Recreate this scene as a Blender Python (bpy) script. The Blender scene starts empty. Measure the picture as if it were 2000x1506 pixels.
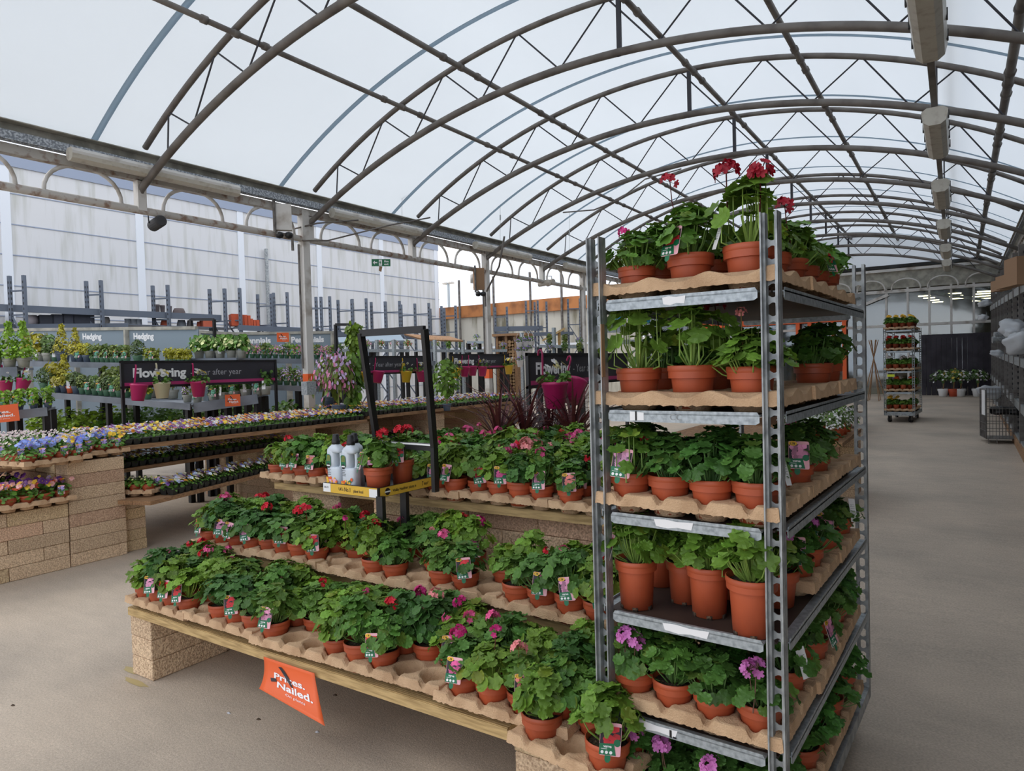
import bpy, bmesh, math, random
import numpy as np
from mathutils import Matrix, Vector
random.seed(7); rng = np.random.default_rng(7)
S = bpy.context.scene
COL = S.collection
PI = math.pi
def rad(a): return a*PI/180

# ------------------------------------------------------------------ camera
F = 1338.0; CH = 1.6
PITCH, ROLL, YAW = rad(-1.61), rad(-1.55), rad(33.22)
def cam_axes():
    cy, sy = math.cos(YAW), math.sin(YAW)
    w = np.array([-sy*math.cos(PITCH), cy*math.cos(PITCH), math.sin(PITCH)])
    r = np.array([cy, sy, 0.0]); u = np.cross(r, w)
    c, s = math.cos(ROLL), math.sin(ROLL)
    return c*r+s*u, -s*r+c*u, w
CR, CU, CW = cam_axes()
def P(px, py, d):                     # a point of the place seen at pixel (px, py), d metres deep
    v = (px-1000)/F*CR-(py-753)/F*CU+CW
    return np.array([0, 0, CH])+v*d
cam_data = bpy.data.cameras.new('camera'); cam = bpy.data.objects.new('camera', cam_data); COL.objects.link(cam)
cam_data.sensor_fit = 'HORIZONTAL'; cam_data.sensor_width = 36.0; cam_data.lens = F*36/2000
cam_data.clip_start = 0.05; cam_data.clip_end = 400
cam.matrix_world = Matrix(((CR[0], CU[0], -CW[0], 0), (CR[1], CU[1], -CW[1], 0), (CR[2], CU[2], -CW[2], CH), (0, 0, 0, 1)))
S.camera = cam
# ------------------------------------------------------------------ view, world, render
S.view_settings.view_transform = 'Standard'; S.view_settings.look = 'None'; S.view_settings.gamma = 1
S.view_settings.use_curve_mapping = False
S.view_settings.exposure = EXPO = 0.42
S.cycles.max_bounces = 7; S.cycles.diffuse_bounces = 4; S.cycles.glossy_bounces = 2
S.cycles.transmission_bounces = 4; S.cycles.transparent_max_bounces = 6
S.cycles.use_denoising = True
S.cycles.sample_clamp_indirect = 6
S.cycles.use_adaptive_sampling = True; S.cycles.adaptive_threshold = 0.02
world = bpy.data.worlds.new('world'); S.world = world; world.use_nodes = True
nt = world.node_tree; nt.nodes.clear()
def wn(t, **k):
    n = nt.nodes.new(t)
    for a, b in k.items(): setattr(n, a, b)
    return n
wo = wn('ShaderNodeOutputWorld'); bg = wn('ShaderNodeBackground'); tc = wn('ShaderNodeTexCoord'); mp = wn('ShaderNodeMapping')
nz = wn('ShaderNodeTexNoise'); cr = wn('ShaderNodeValToRGB')
mp.inputs['Scale'].default_value = (1, 1, 5); nz.inputs['Scale'].default_value = 2.4; nz.inputs['Detail'].default_value = 6
cr.color_ramp.elements[0].position = .35; cr.color_ramp.elements[0].color = (.66, .74, .88, 1)
cr.color_ramp.elements[1].position = .62; cr.color_ramp.elements[1].color = (.86, .88, .93, 1)
nt.links.new(tc.outputs['Generated'], mp.inputs['Vector']); nt.links.new(mp.outputs[0], nz.inputs['Vector'])
nt.links.new(nz.outputs[0], cr.inputs[0]); nt.links.new(cr.outputs[0], bg.inputs['Color']); nt.links.new(bg.outputs[0], wo.inputs[0])
bg.inputs['Strength'].default_value = 1.45
sun_data = bpy.data.lights.new('sun', 'SUN'); sun = bpy.data.objects.new('sun', sun_data); COL.objects.link(sun)
sun_data.energy = 1.0; sun_data.angle = rad(25); sun_data.color = (1, .94, .85)
sun.rotation_euler = (rad(46), 0, rad(-62))

# ------------------------------------------------------------------ materials
def M(name, col, rough=.6, metal=0, noise=None, bump=None, objcol=False, tint=False, trans=0, emit=None, obrand=0, spec=None):
    """procedural Principled; noise=(scale, colour2, lo, hi[, stretch]); bump=(scale, strength)"""
    m = bpy.data.materials.new(name); m.use_nodes = True; t = m.node_tree; n = t.nodes; b = n['Principled BSDF']
    b.inputs['Roughness'].default_value = rough; b.inputs['Metallic'].default_value = metal
    if spec is not None: b.inputs['Specular IOR Level'].default_value = spec
    L = t.links.new
    def node(k): return n.new(k)
    c = node('ShaderNodeRGB'); c.outputs[0].default_value = (*col, 1); out = c.outputs[0]
    co = node('ShaderNodeTexCoord')
    if noise:
        nn = node('ShaderNodeTexNoise'); nn.inputs['Scale'].default_value = noise[0]; nn.inputs['Detail'].default_value = 5
        src = co.outputs['Object']
        if len(noise) > 4:
            mpn = node('ShaderNodeMapping'); mpn.inputs['Scale'].default_value = noise[4]; L(src, mpn.inputs[0]); src = mpn.outputs[0]
        L(src, nn.inputs['Vector'])
        r = node('ShaderNodeMapRange'); r.inputs[1].default_value = noise[2]; r.inputs[2].default_value = noise[3]
        L(nn.outputs[0], r.inputs[0])
        mx = node('ShaderNodeMix'); mx.data_type = 'RGBA'; L(r.outputs[0], mx.inputs[0]); L(out, mx.inputs[6]); mx.inputs[7].default_value = (*noise[1], 1)
        out = mx.outputs[2]
    def mul(a, bb):
        mm = node('ShaderNodeMix'); mm.data_type = 'RGBA'; mm.blend_type = 'MULTIPLY'; mm.inputs[0].default_value = 1
        L(a, mm.inputs[6]); L(bb, mm.inputs[7]); return mm.outputs[2]
    if tint:
        a = node('ShaderNodeAttribute'); a.attribute_name = 'tint'; out = mul(out, a.outputs['Color'])
    oi = node('ShaderNodeObjectInfo')
    if objcol: out = mul(out, oi.outputs['Color'])
    if obrand:
        r2 = node('ShaderNodeMapRange'); r2.inputs[3].default_value = 1-obrand; r2.inputs[4].default_value = 1+obrand; L(oi.outputs['Random'], r2.inputs[0])
        out = mul(out, r2.outputs[0])
    L(out, b.inputs['Base Color'])
    if bump:
        nb = node('ShaderNodeTexNoise'); nb.inputs['Scale'].default_value = bump[0]; nb.inputs['Detail'].default_value = 4
        L(co.outputs['Object'], nb.inputs['Vector'])
        bp = node('ShaderNodeBump'); bp.inputs['Strength'].default_value = bump[1]; bp.inputs['Distance'].default_value = .01
        L(nb.outputs[0], bp.inputs['Height']); L(bp.outputs[0], b.inputs['Normal'])
    if emit:
        b.inputs['Emission Color'].default_value = (*emit[0], 1); b.inputs['Emission Strength'].default_value = emit[1]
    if trans:
        tr = node('ShaderNodeBsdfTranslucent'); L(out, tr.inputs[0]); ms = node('ShaderNodeMixShader'); ms.inputs[0].default_value = trans
        L(b.outputs[0], ms.inputs[1]); L(tr.outputs[0], ms.inputs[2]); L(ms.outputs[0], n['Material Output'].inputs[0])
    return m
def s2l(*c): return tuple((x/255/12.92 if x/255 < .04045 else ((x/255+.055)/1.055)**2.4) for x in c)
MT = {}
MT['floor'] = M('concrete_floor', s2l(190, 174, 156), .75, noise=(1.1, s2l(168, 155, 140), .38, .68), bump=(160, .25))
# fine speckle and sweep streaks in the floor
t = MT['floor'].node_tree; bs = t.nodes['Principled BSDF']; base = bs.inputs['Base Color'].links[0].from_socket
co = t.nodes.new('ShaderNodeTexCoord'); mpn = t.nodes.new('ShaderNodeMapping'); mpn.inputs['Scale'].default_value = (2.5, 9, 1)
ns = t.nodes.new('ShaderNodeTexNoise'); ns.inputs['Scale'].default_value = 1.6; ns.inputs['Detail'].default_value = 8
sp = t.nodes.new('ShaderNodeTexNoise'); sp.inputs['Scale'].default_value = 90; sp.inputs['Detail'].default_value = 3
t.links.new(co.outputs['Object'], mpn.inputs[0]); t.links.new(mpn.outputs[0], ns.inputs['Vector']); t.links.new(co.outputs['Object'], sp.inputs['Vector'])
for nd, lo, hi in ((ns, .95, 1.05), (sp, .84, 1.16)):
    rr = t.nodes.new('ShaderNodeMapRange'); rr.inputs[1].default_value = .3; rr.inputs[2].default_value = .7
    rr.inputs[3].default_value = lo; rr.inputs[4].default_value = hi
    t.links.new(nd.outputs[0], rr.inputs[0]); mm = t.nodes.new('ShaderNodeMix'); mm.data_type = 'RGBA'; mm.blend_type = 'MULTIPLY'; mm.inputs[0].default_value = 1
    t.links.new(base, mm.inputs[6]); t.links.new(rr.outputs[0], mm.inputs[7]); base = mm.outputs[2]
t.links.new(base, bs.inputs['Base Color'])
def block_mat(name, c1, c2):
    m = M(name, c1, .95, noise=(110, c2, .38, .62), tint=True, bump=(110, .9)); return m
MT['block'] = block_mat('aggregate_block', s2l(230, 204, 170), s2l(180, 152, 124))
MT['steel'] = M('galvanised_steel', s2l(168, 172, 172), .45, .35, noise=(25, s2l(126, 130, 132), .4, .65))
MT['steel_light'] = M('bright_galvanised', s2l(176, 184, 188), .42, .4, noise=(60, s2l(140, 148, 152), .4, .65))
MT['steel_dark'] = M('weathered_steel', s2l(118, 114, 110), .6, .25, noise=(9, s2l(86, 80, 75), .4, .7))
MT['spangle'] = M('spangled_steel', s2l(190, 196, 202), .5, .2, noise=(42, s2l(120, 126, 134), .4, .55))
MT['pipe'] = M('roof_pipe', s2l(122, 117, 112), .6, .25, noise=(4, s2l(92, 86, 82), .4, .7))
MT['rod'] = M('brace_rod', s2l(58, 58, 64), .6, .2)
MT['white_paint'] = M('weathered_white_paint', s2l(206, 203, 198), .6, noise=(3.5, s2l(150, 138, 124), .52, .72))
MT['rust_paint'] = M('rusty_paint', s2l(176, 172, 166), .7, noise=(11, s2l(128, 104, 88), .50, .68))
MT['gutter'] = M('gutter_board', s2l(172, 168, 156), .8, noise=(5, s2l(140, 138, 128), .4, .6))
MT['terracotta'] = M('terracotta_plastic', s2l(176, 82, 48), .5, noise=(8, s2l(156, 70, 42), .4, .7), obrand=.12)
MT['soil'] = M('compost', s2l(60, 46, 36), 1, noise=(120, s2l(110, 90, 70), .5, .7), bump=(120, 1))
MT['leaf'] = M('geranium_leaf', (.118, .228, .040), .5, tint=True, objcol=True, trans=.18, spec=.35)
MT['stem'] = M('geranium_stem', (.20, .32, .08), .6, objcol=True)
MT['petal'] = M('petal', (1, 1, 1), .55, objcol=True, tint=True, trans=.2)
MT['petal_t'] = M('petal_tinted', (1, 1, 1), .55, tint=True, trans=.2)
MT['tray'] = M('moulded_pulp', s2l(206, 172, 136), .95, noise=(14, s2l(180, 146, 112), .4, .7), bump=(220, .5), obrand=.06)
MT['wood'] = M('treated_timber', s2l(198, 168, 116), .7, noise=(7, s2l(160, 132, 86), .4, .65, (1.2, 14, 14)))
MT['wood_y'] = M('timber_plank', s2l(160, 122, 86), .75, noise=(7, s2l(122, 90, 62), .4, .65, (14, 1.2, 14)))
MT['black'] = M('black_powder_coat', s2l(26, 25, 27), .45)
MT['signblack'] = M('sign_face', s2l(44, 43, 50), .5)
MT['magenta'] = M('magenta_band', s2l(166, 48, 104), .5)
MT['white'] = M('white_print', s2l(236, 236, 236), .5)
MT['greyprint'] = M('grey_print', s2l(170, 170, 174), .5)
MT['orange'] = M('orange_card', s2l(228, 98, 44), .55)
MT['yellow'] = M('yellow_strip', s2l(222, 178, 60), .5)
MT['greencard'] = M('card_green', s2l(14, 108, 68), .5)
MT['pinkcard'] = M('card_pink', s2l(238, 176, 186), .5)
MT['cardyellow'] = M('card_price', s2l(244, 190, 50), .5)
MT['darkprint'] = M('dark_print', s2l(34, 26, 34), .5)
MT['objcol'] = M('coloured_plastic', (1, 1, 1), .4, objcol=True)
MT['objmatt'] = M('coloured_matt', (1, 1, 1), .85, objcol=True, noise=(6, (.8, .8, .8), .4, .7))
MT['cell'] = M('black_cell_pack', s2l(38, 40, 38), .5)
MT['tint'] = M('tinted_plastic', (1, 1, 1), .5, tint=True)
MT['ply'] = M('dark_plywood', s2l(66, 50, 42), .6, noise=(5, s2l(46, 36, 32), .4, .6))
MT['cordy'] = M('cordyline_leaf', s2l(92, 46, 46), .45, tint=True, trans=.15)
MT['wall_w'] = M('white_cladding', s2l(212, 212, 212), .8, noise=(.5, s2l(190, 190, 184), .48, .70, (1, 1, 1)))
MT['joint'] = M('joint_line', s2l(224, 228, 233), .8)
MT['groove'] = M('panel_groove', s2l(150, 160, 178), .8)
MT['oldconc'] = M('stained_concrete', s2l(196, 192, 180), .9, noise=(1.5, s2l(122, 116, 96), .5, .66, (2.2, 1, .35)))
MT['rustband'] = M('rusted_fascia', s2l(186, 122, 72), .85, noise=(1.6, s2l(128, 82, 52), .45, .65))
MT['grey_timber'] = M('grey_painted_timber', s2l(118, 124, 132), .7, noise=(3, s2l(92, 98, 106), .4, .7))
MT['blueboard'] = M('slate_board', s2l(128, 142, 152), .7)
MT['rack'] = M('rack_steel', s2l(98, 106, 118), .5, .3)
MT['fence'] = M('dark_fence', s2l(60, 56, 64), .8, noise=(3, s2l(44, 41, 48), .4, .6))
MT['lampcover'] = M('diffuser', s2l(196, 192, 180), .4, noise=(12, s2l(160, 150, 136), .5, .8))
MT['darkroom'] = M('store_interior', s2l(70, 72, 72), .9, noise=(1.2, s2l(48, 46, 44), .4, .6))
MT['strip'] = M('strip_light', (1, .86, .55), .5, emit=((1, .82, .5), 6))
MT['cardboard'] = M('cardboard', s2l(150, 118, 90), .9)
MT['film'] = M('plastic_film', s2l(214, 218, 222), .25, trans=.3)
MT['bottle'] = M('bottle_plastic', s2l(206, 214, 222), .35)
# membrane
def membrane(name, col, tf):
    m = bpy.data.materials.new(name); m.use_nodes = True; t = m.node_tree; n = t.nodes; n.remove(n['Principled BSDF'])
    d = n.new('ShaderNodeBsdfDiffuse'); tr = n.new('ShaderNodeBsdfTranslucent'); mx = n.new('ShaderNodeMixShader'); mx.inputs[0].default_value = tf
    co = n.new('ShaderNodeTexCoord'); nn = n.new('ShaderNodeTexNoise'); nn.inputs['Scale'].default_value = .7; nn.inputs['Detail'].default_value = 6
    mpp = n.new('ShaderNodeMapping'); mpp.inputs['Scale'].default_value = (1, .35, 1); t.links.new(co.outputs['Object'], mpp.inputs[0]); t.links.new(mpp.outputs[0], nn.inputs['Vector'])
    r = n.new('ShaderNodeMix'); r.data_type = 'RGBA'; r.inputs[6].default_value = (*col, 1); r.inputs[7].default_value = (*[c*.93 for c in col], 1)
    t.links.new(nn.outputs[0], r.inputs[0])
    for q in (d, tr): t.links.new(r.outputs[2], q.inputs[0])
    t.links.new(d.outputs[0], mx.inputs[1]); t.links.new(tr.outputs[0], mx.inputs[2]); t.links.new(mx.outputs[0], n['Material Output'].inputs[0])
    return m
MT['membrane'] = membrane('polythene_skin', (.79, .81, .82), .80)
MT['seam'] = membrane('skin_seam', (.58, .67, .74), .75)
def glass_mat():
    m = bpy.data.materials.new('window_glass'); m.use_nodes = True; t = m.node_tree; n = t.nodes; n.remove(n['Principled BSDF'])
    g = n.new('ShaderNodeBsdfGlossy'); g.inputs['Roughness'].default_value = .05; tr = n.new('ShaderNodeBsdfTransparent'); tr.inputs[0].default_value = (.8, .86, .84, 1)
    mx = n.new('ShaderNodeMixShader'); mx.inputs[0].default_value = .14
    t.links.new(tr.outputs[0], mx.inputs[1]); t.links.new(g.outputs[0], mx.inputs[2]); t.links.new(mx.outputs[0], n['Material Output'].inputs[0]); return m
MT['glass'] = glass_mat()

# ------------------------------------------------------------------ mesh builder
class B:
    def __init__(s): s.v = []; s.f = []; s.m = []; s.t = []; s.n = 0
    def add(s, V, Fc, m=0, tint=(1, 1, 1)):
        V = np.asarray(V, float); s.v.append(V)
        k = s.n; s.f += [tuple(i+k for i in q) for q in Fc]; s.m += [m]*len(Fc) if isinstance(m, int) else list(m)
        tt = np.asarray(tint, float); s.t.append(np.tile(tt, (len(V), 1)) if tt.ndim == 1 else tt); s.n += len(V); return s
    def box(s, x0, x1, y0, y1, z0, z1, m=0, tint=(1, 1, 1), R=None, o=(0, 0, 0)):
        V = np.array([(x, y, z) for z in (z0, z1) for y in (y0, y1) for x in (x0, x1)], float)
        if R is not None: V = V@np.asarray(R).T
        return s.add(V+np.array(o), [(0, 2, 3, 1), (4, 5, 7, 6), (0, 1, 5, 4), (2, 6, 7, 3), (0, 4, 6, 2), (1, 3, 7, 5)], m, tint)
    def bar(s, a, b, w, h=None, m=0, up=(0, 0, 1), tint=(1, 1, 1)):
        a = np.array(a, float); b = np.array(b, float); d = b-a; L = np.linalg.norm(d); d /= L; up = np.array(up, float)
        if abs(d@up) > .98: up = np.array([0, 1., 0])
        sx = np.cross(d, up); sx /= np.linalg.norm(sx); sz = np.cross(sx, d); h = h or w
        Rm = np.stack([sx, d, sz], 1)
        return s.box(-w/2, w/2, 0, L, -h/2, h/2, m, tint, Rm, a)
    def tube(s, pts, r, n=8, m=0, tint=(1, 1, 1), cap=True):
        pts = [np.array(p, float) for p in pts]; rs = r if hasattr(r, '__len__') else [r]*len(pts); V = []; Fc = []
        up = None
        for i, p in enumerate(pts):
            d = pts[min(i+1, len(pts)-1)]-pts[max(i-1, 0)]; d = d/(np.linalg.norm(d)+1e-12)
            if up is None: up = np.array([0, 0, 1.]) if abs(d[2]) < .9 else np.array([1., 0, 0])
            x = np.cross(d, up); x /= np.linalg.norm(x)+1e-12; y = np.cross(x, d); up = y
            for k in range(n):
                a = 2*PI*k/n; V.append(p+rs[i]*(math.cos(a)*x+math.sin(a)*y))
        for i in range(len(pts)-1):
            for k in range(n): Fc.append((i*n+k, (i+1)*n+k, (i+1)*n+(k+1) % n, i*n+(k+1) % n))
        if cap: Fc.append(tuple(range(n))); Fc.append(tuple(range((len(pts)-1)*n, len(pts)*n))[::-1])
        return s.add(V, Fc, m, tint)
    def lathe(s, prof, n=20, m=0, o=(0, 0, 0), tint=(1, 1, 1), sx=1, sy=1, mfun=None):
        V = [(r*math.cos(2*PI*k/n)*sx+o[0], r*math.sin(2*PI*k/n)*sy+o[1], z+o[2]) for r, z in prof for k in range(n)]
        Fc = []; mm = []
        for i in range(len(prof)-1):
            for k in range(n): Fc.append((i*n+k, i*n+(k+1) % n, (i+1)*n+(k+1) % n, (i+1)*n+k)); mm.append(m if mfun is None else mfun(i, k))
        return s.add(V, Fc, mm, tint)
    def disc(s, c, r, n=12, m=0, nrm='z', sx=1, sy=1, tint=(1, 1, 1)):
        V = [];
        for k in range(n):
            a = 2*PI*k/n; u, w = r*math.cos(a)*sx, r*math.sin(a)*sy
            V.append((c[0]+u, c[1]+w, c[2]) if nrm == 'z' else (c[0]+u, c[1], c[2]+w))
        return s.add(V, [tuple(range(n))], m, tint)
    def build(s, name, mats, smooth=False, keep_tint=True, solid=0):
        me = bpy.data.meshes.new(name); V = np.concatenate(s.v) if s.v else np.zeros((0, 3))
        me.from_pydata(V.tolist(), [], s.f)
        for m in (mats if isinstance(mats, (list, tuple)) else [mats]): me.materials.append(MT[m] if isinstance(m, str) else m)
        me.polygons.foreach_set('material_index', s.m)
        if smooth: me.polygons.foreach_set('use_smooth', [True]*len(s.f))
        T = np.concatenate(s.t)
        a = me.color_attributes.new('tint', 'FLOAT_COLOR', 'POINT'); a.data.foreach_set('color', np.c_[T, np.ones(len(T))].astype(np.float32).ravel())
        if solid:
            bm = bmesh.new(); bm.from_mesh(me); bmesh.ops.solidify(bm, geom=bm.faces[:], thickness=solid); bm.to_mesh(me); bm.free()
        me.update(); return me
def rotz(a): c, s = math.cos(a), math.sin(a); return np.array([[c, -s, 0], [s, c, 0], [0, 0, 1]])
def rotx(a): c, s = math.cos(a), math.sin(a); return np.array([[1, 0, 0], [0, c, -s], [0, s, c]])
def roty(a): c, s = math.cos(a), math.sin(a); return np.array([[c, 0, s], [0, 1, 0], [-s, 0, c]])

# ------------------------------------------------------------------ scene objects
def inst(name, mesh, parent=None, loc=(0, 0, 0), rot=(0, 0, 0), sc=1, color=None, label=None, cat=None, group=None, kind=None):
    o = bpy.data.objects.new(name, mesh); COL.objects.link(o)
    o.location = loc; o.rotation_euler = rot
    o.scale = (sc, sc, sc) if not hasattr(sc, '__len__') else sc
    if parent is not None: o.parent = parent
    if color is not None: o.color = (*color, 1)
    if label: o['label'] = label
    if cat: o['category'] = cat
    if group: o['group'] = group
    if kind: o['kind'] = kind
    return o
def struct(name, mesh, parent=None, **k):
    return inst(name, mesh, parent, kind=None if parent is not None else 'structure', **k)
ORD = 'first second third fourth fifth sixth seventh eighth ninth tenth eleventh twelfth thirteenth fourteenth fifteenth sixteenth seventeenth eighteenth nineteenth twentieth'.split()
TENS = {20: 'twenty', 30: 'thirty', 40: 'forty', 50: 'fifty', 60: 'sixty', 70: 'seventy'}
def ordn(i):                          # 0-based
    n = i+1
    if n <= 20: return ORD[n-1]
    t_, u_ = n//10*10, n % 10
    return TENS[t_]+'-'+ORD[u_-1] if u_ else TENS[t_].replace('ty', 'tieth')
def basis(x, up, o):                  # local X along x, local Y along up, Z = normal
    x = Vector(x).normalized(); up = Vector(up); n = x.cross(up).normalized(); up = n.cross(x)
    return Matrix(((x[0], up[0], n[0], o[0]), (x[1], up[1], n[1], o[1]), (x[2], up[2], n[2], o[2]), (0, 0, 0, 1)))
def text_geo(s, size, bold=0, align='LEFT', sx=1):
    c = bpy.data.curves.new('lettering', 'FONT'); c.body = s; c.size = size; c.align_x = align; c.offset = bold; c.resolution_u = 3; c.fill_mode = 'FRONT'
    o = bpy.data.objects.new('lettering', c); COL.objects.link(o)
    bpy.context.view_layer.update()
    me = bpy.data.meshes.new_from_object(o.evaluated_get(bpy.context.evaluated_depsgraph_get()))
    V = np.array([v.co[:] for v in me.vertices]); Fc = [tuple(p.vertices) for p in me.polygons]
    bpy.data.objects.remove(o); bpy.data.meshes.remove(me); bpy.data.curves.remove(c)
    V[:, 0] *= sx
    return V, Fc
def fz(y): return .0178*max(0, y-4)   # the yard rises gently towards the back

# ------------------------------------------------------------------ ground and shell
b = B(); xs = [-60, 60]; ys = [-15, 4, 80]
b.add([(x, y, fz(y)) for y in ys for x in xs], [(0, 1, 3, 2), (2, 3, 5, 4)]); struct('floor', b.build('floor', 'floor'))
CX = -3.45
def arc_pts(cz, R, x0, x1, n): return [(x, cz+math.sqrt(R*R-(x-CX)**2)) for x in np.linspace(x0, x1, n)]
def skin(name, y0, y1, R, mat, ny=2):
    b = B(); pr = []
    a1 = math.asin(4.68/R)
    for k in range(41): a = -a1+2*a1*k/40; pr.append((CX+R*math.sin(a), -2.57+R*math.cos(a)))
    V = [(x, y, z) for y in (y0, y1) for x, z in pr]; n = len(pr)
    b.add(V, [(i, i+1, n+i+1, n+i) for i in range(n-1)]); return b.build(name, mat, smooth=True, solid=.004)
gb = B(); gx = np.linspace(-8.0, 1.1, 31); gb.add([(x, 25.12, -2.57+math.sqrt(8.17**2-(x-CX)**2)) for x in gx]+[(x, 25.12, 4.0) for x in gx], [(i, i+1, 32+i, 31+i) for i in range(30)]); struct('wall_gable', gb.build('wall_gable', 'membrane', solid=.004))
struct('ceiling', skin('ceiling', -0.8, 25.1, 8.17, 'membrane'))
TR = [2.12, 4.4, 6.88, 9.15, 11.35, 13.6, 15.85, 18.1, 20.35, 22.6, 24.85]
for i, y in enumerate(TR[:-1]):
    ym = TR[i+1]-.5+.27
    struct('ceiling_seam', skin('seam', ym-.27-.035, ym-.27+.035, 8.155, 'seam'))
bl = B(); bu = B(); br_ = B()
lo = [(-8.03, 3.60)]+arc_pts(-4.52, 9.45, -7.97, 1.1, 41); up = arc_pts(-2.57, 8.10, -7.85, .95, 41)
bl.tube([(x, 0, z) for x, z in lo], .042, 10); bu.tube([(x, 0, z) for x, z in up], .034, 10)
def zl(x): return -4.52+math.sqrt(9.45**2-(x-CX)**2)
def zu(x): return -2.57+math.sqrt(8.10**2-(x-CX)**2)
xx = [-7.35, -6.9, -6.45, -5.95, -5.4, -4.85, -4.3, -3.75, -3.15, -2.6, -2.05, -1.5, -.95, -.45, 0, .45]
for k in range(len(xx)-1):
    a, c = xx[k], xx[k+1]
    br_.tube([(a, 0, zu(a) if k % 2 == 0 else zl(a)), (c, 0, zl(c) if k % 2 == 0 else zu(c))], .010, 5)
br_.tube([(-7.35, 0, zu(-7.35)), (-7.4, 0, zl(-7.4))], .010, 5)
br_.bar((-3.02, 0, zl(-3)-.04), (-3.02, 0, zu(-3)+.02), .05, .03, m=0)
ML, MU, MB = bl.build('lower_chord', 'pipe', True), bu.build('upper_chord', 'pipe', True), br_.build('bracing', 'rod')
for y in TR:
    o = bpy.data.objects.new('roof_truss', None); COL.objects.link(o); o.location = (0, y, 0); o['kind'] = 'structure'
    inst('lower_chord', ML, o); inst('upper_chord', MU, o); inst('bracing', MB, o)
for k, (x, r) in enumerate([(-6.1, .03), (-5.13, .034), (-2.95, .034), (-1.62, .036), (.45, .045)]):
    b = B(); z = zu(x)-.05; b.tube([(x, -2.4, z), (x, 25, z)], r, 8)
    for y in TR:
        for dy in (-.35, 0, .35): b.tube([(x, y+dy-.03, z), (x, y+dy+.03, z)], r+.012, 8)
    struct('roof_purlin', b.build('purlin', 'pipe', True))
# side arcades (left open to the yard, right against the racks)
def arcade(x, sgn, name):
    b = B(); b.bar((x, -2.5, 4.11), (x, 25, 4.11), .02, .15, 0); b.box(x-.12, x+.12, -2.5, 25, 4.18, 4.19, 0)
    struct('trim_1' if sgn < 0 else 'trim_2', b.build('gutter_board', 'gutter'))
    b = B(); xo = x-sgn*.10; b.box(xo-.02, xo+.02, -2.5, 25, 3.99, 4.08, 0); b.box(xo-.05, xo, -2.5, 25, 3.98, 3.995, 0)
    struct('gutter_channel', b.build('gutter_channel', 'spangle'))
    b = B(); b.box(x-.05, x+.05, -2.5, 25, 3.87, 3.97)
    struct('eaves_beam', b.build('eaves_beam', 'rust_paint'))
    b = B(); b.tube([(x, -2.5, 3.55), (x, 25, 3.50)], .045, 10)
    struct('tie_rail', b.build('tie_rail', 'rust_paint', True))
    b = B(); b.tube([(-.40*math.cos(PI*k/14), .40*0, 0) if False else (0, -.40*math.cos(PI*k/14), .36*math.sin(PI*k/14)**.8) for k in range(15)], .022, 8)
    hoop = b.build('hoop', 'white_paint', True)
    for i, y in enumerate(TR[:-1]):
        for d in (.62, 1.68): struct('arcade_hoop', hoop, loc=(x, y+d*(TR[i+1]-y)/2.3, 3.54))
        b = B(); b.box(x-.05, x+.05, -.05, .05, 3.53, 3.88); struct('stub_post', b.build('stub_post', 'white_paint'), loc=(0, y, 0))
arcade(-8.0, -1, 'left'); arcade(1.1, 1, 'right')
for y in (2.2, 6.78, 11.36, 15.6, 20.3, 24.6):
    for x in (-8.0, 1.1):
        b = B(); b.box(-.055, .055, -.06, .06, -.1, 3.9)
        if x < 0: b.box(-.058, .058, -.063, .063, 1.24, 1.52, 1); b.tube([(-.02, -.085, 1.6), (-.02, -.085, 3.4)], .016, 6, 2)
        struct('tunnel_post', b.build('tunnel_post', ['white_paint', 'orange', 'steel_dark']), loc=(x, y, fz(y)))
# wall added behind the right racks to block light; far wall
b = B(); b.box(2.1, 2.2, -2, 25, 0, 4.2); struct('light_block_right', b.build('light_block_right', 'darkroom'))
b = B(); b.box(1.15, 2.2, -2, 25, 4.05, 4.15); struct('ceiling_side', b.build('ceiling_side', 'gutter'))
YF = 25.0
b = B()
def PY(px, py, Y=YF):
    v = (px-1000)/F*CR-(py-753)/F*CU+CW; return np.array([0, 0, CH])+v*(Y/v[1])
for px in (1160, 1187, 1213, 1240, 1268, 1298, 1325, 1731, 1773, 1815, 1858, 1902):
    p = PY(px, 600); b.box(p[0]-.03, p[0]+.03, YF-.05, YF+.03, .3, 3.75)
b.box(-12, 1.1, YF-.06, YF+.02, 2.52, 2.6); b.box(-12, 1.1, YF-.06, YF+.02, 3.60, 3.70)
b.bar((-3.6, YF-.1, 2.9), (-1.9, YF-.1, 3.55), .05, .09); b.bar((-.9, YF+.3, 3.6), (.9, YF+.3, 3.15), .08, .08)
fw = struct('window_1', b.build('mullions', 'white_paint'))
for x0, x1 in ((-12, -8), (-8, -3), (-3, -.9), (-.9, 1.1)):
    g = B(); g.box(x0, x1, YF+.04, YF+.05, .35, 3.7); struct('pane', g.build('pane', 'glass'), fw)
b = B(); b.box(-9, 4, YF, YF+.2, 3.74, 4.3); b.box(-9, 4, YF-.1, YF+.0, 4.28, 4.36, 1); struct('trim_3', b.build('fascia', ['gutter', 'white_paint']))
hoopm = bpy.data.meshes['hoop']
for k in range(9): struct('arcade_hoop', hoopm, loc=(.55-.98*k, YF-.12, 3.66), rot=(0, 0, PI/2))
b = B(); b.box(-10, 5, 33, 33.2, 0, 4.6); b.box(-10, 5, YF, 33, 4.4, 4.5); b.box(4.2, 4.4, YF, 33, 0, 4.6); b.box(-10.2, -10, YF, 33, 0, 4.6); struct('wall_back', b.build('wall_back', 'darkroom'))
b = B(); b.box(-2.3, 1.4, 29, 29.1, .4, 2.55, 0); b.box(-3.4, -2.3, 29, 29.1, .4, 3.4, 1); struct('partition', b.build('partition', ['darkroom', 'fence']))
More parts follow.
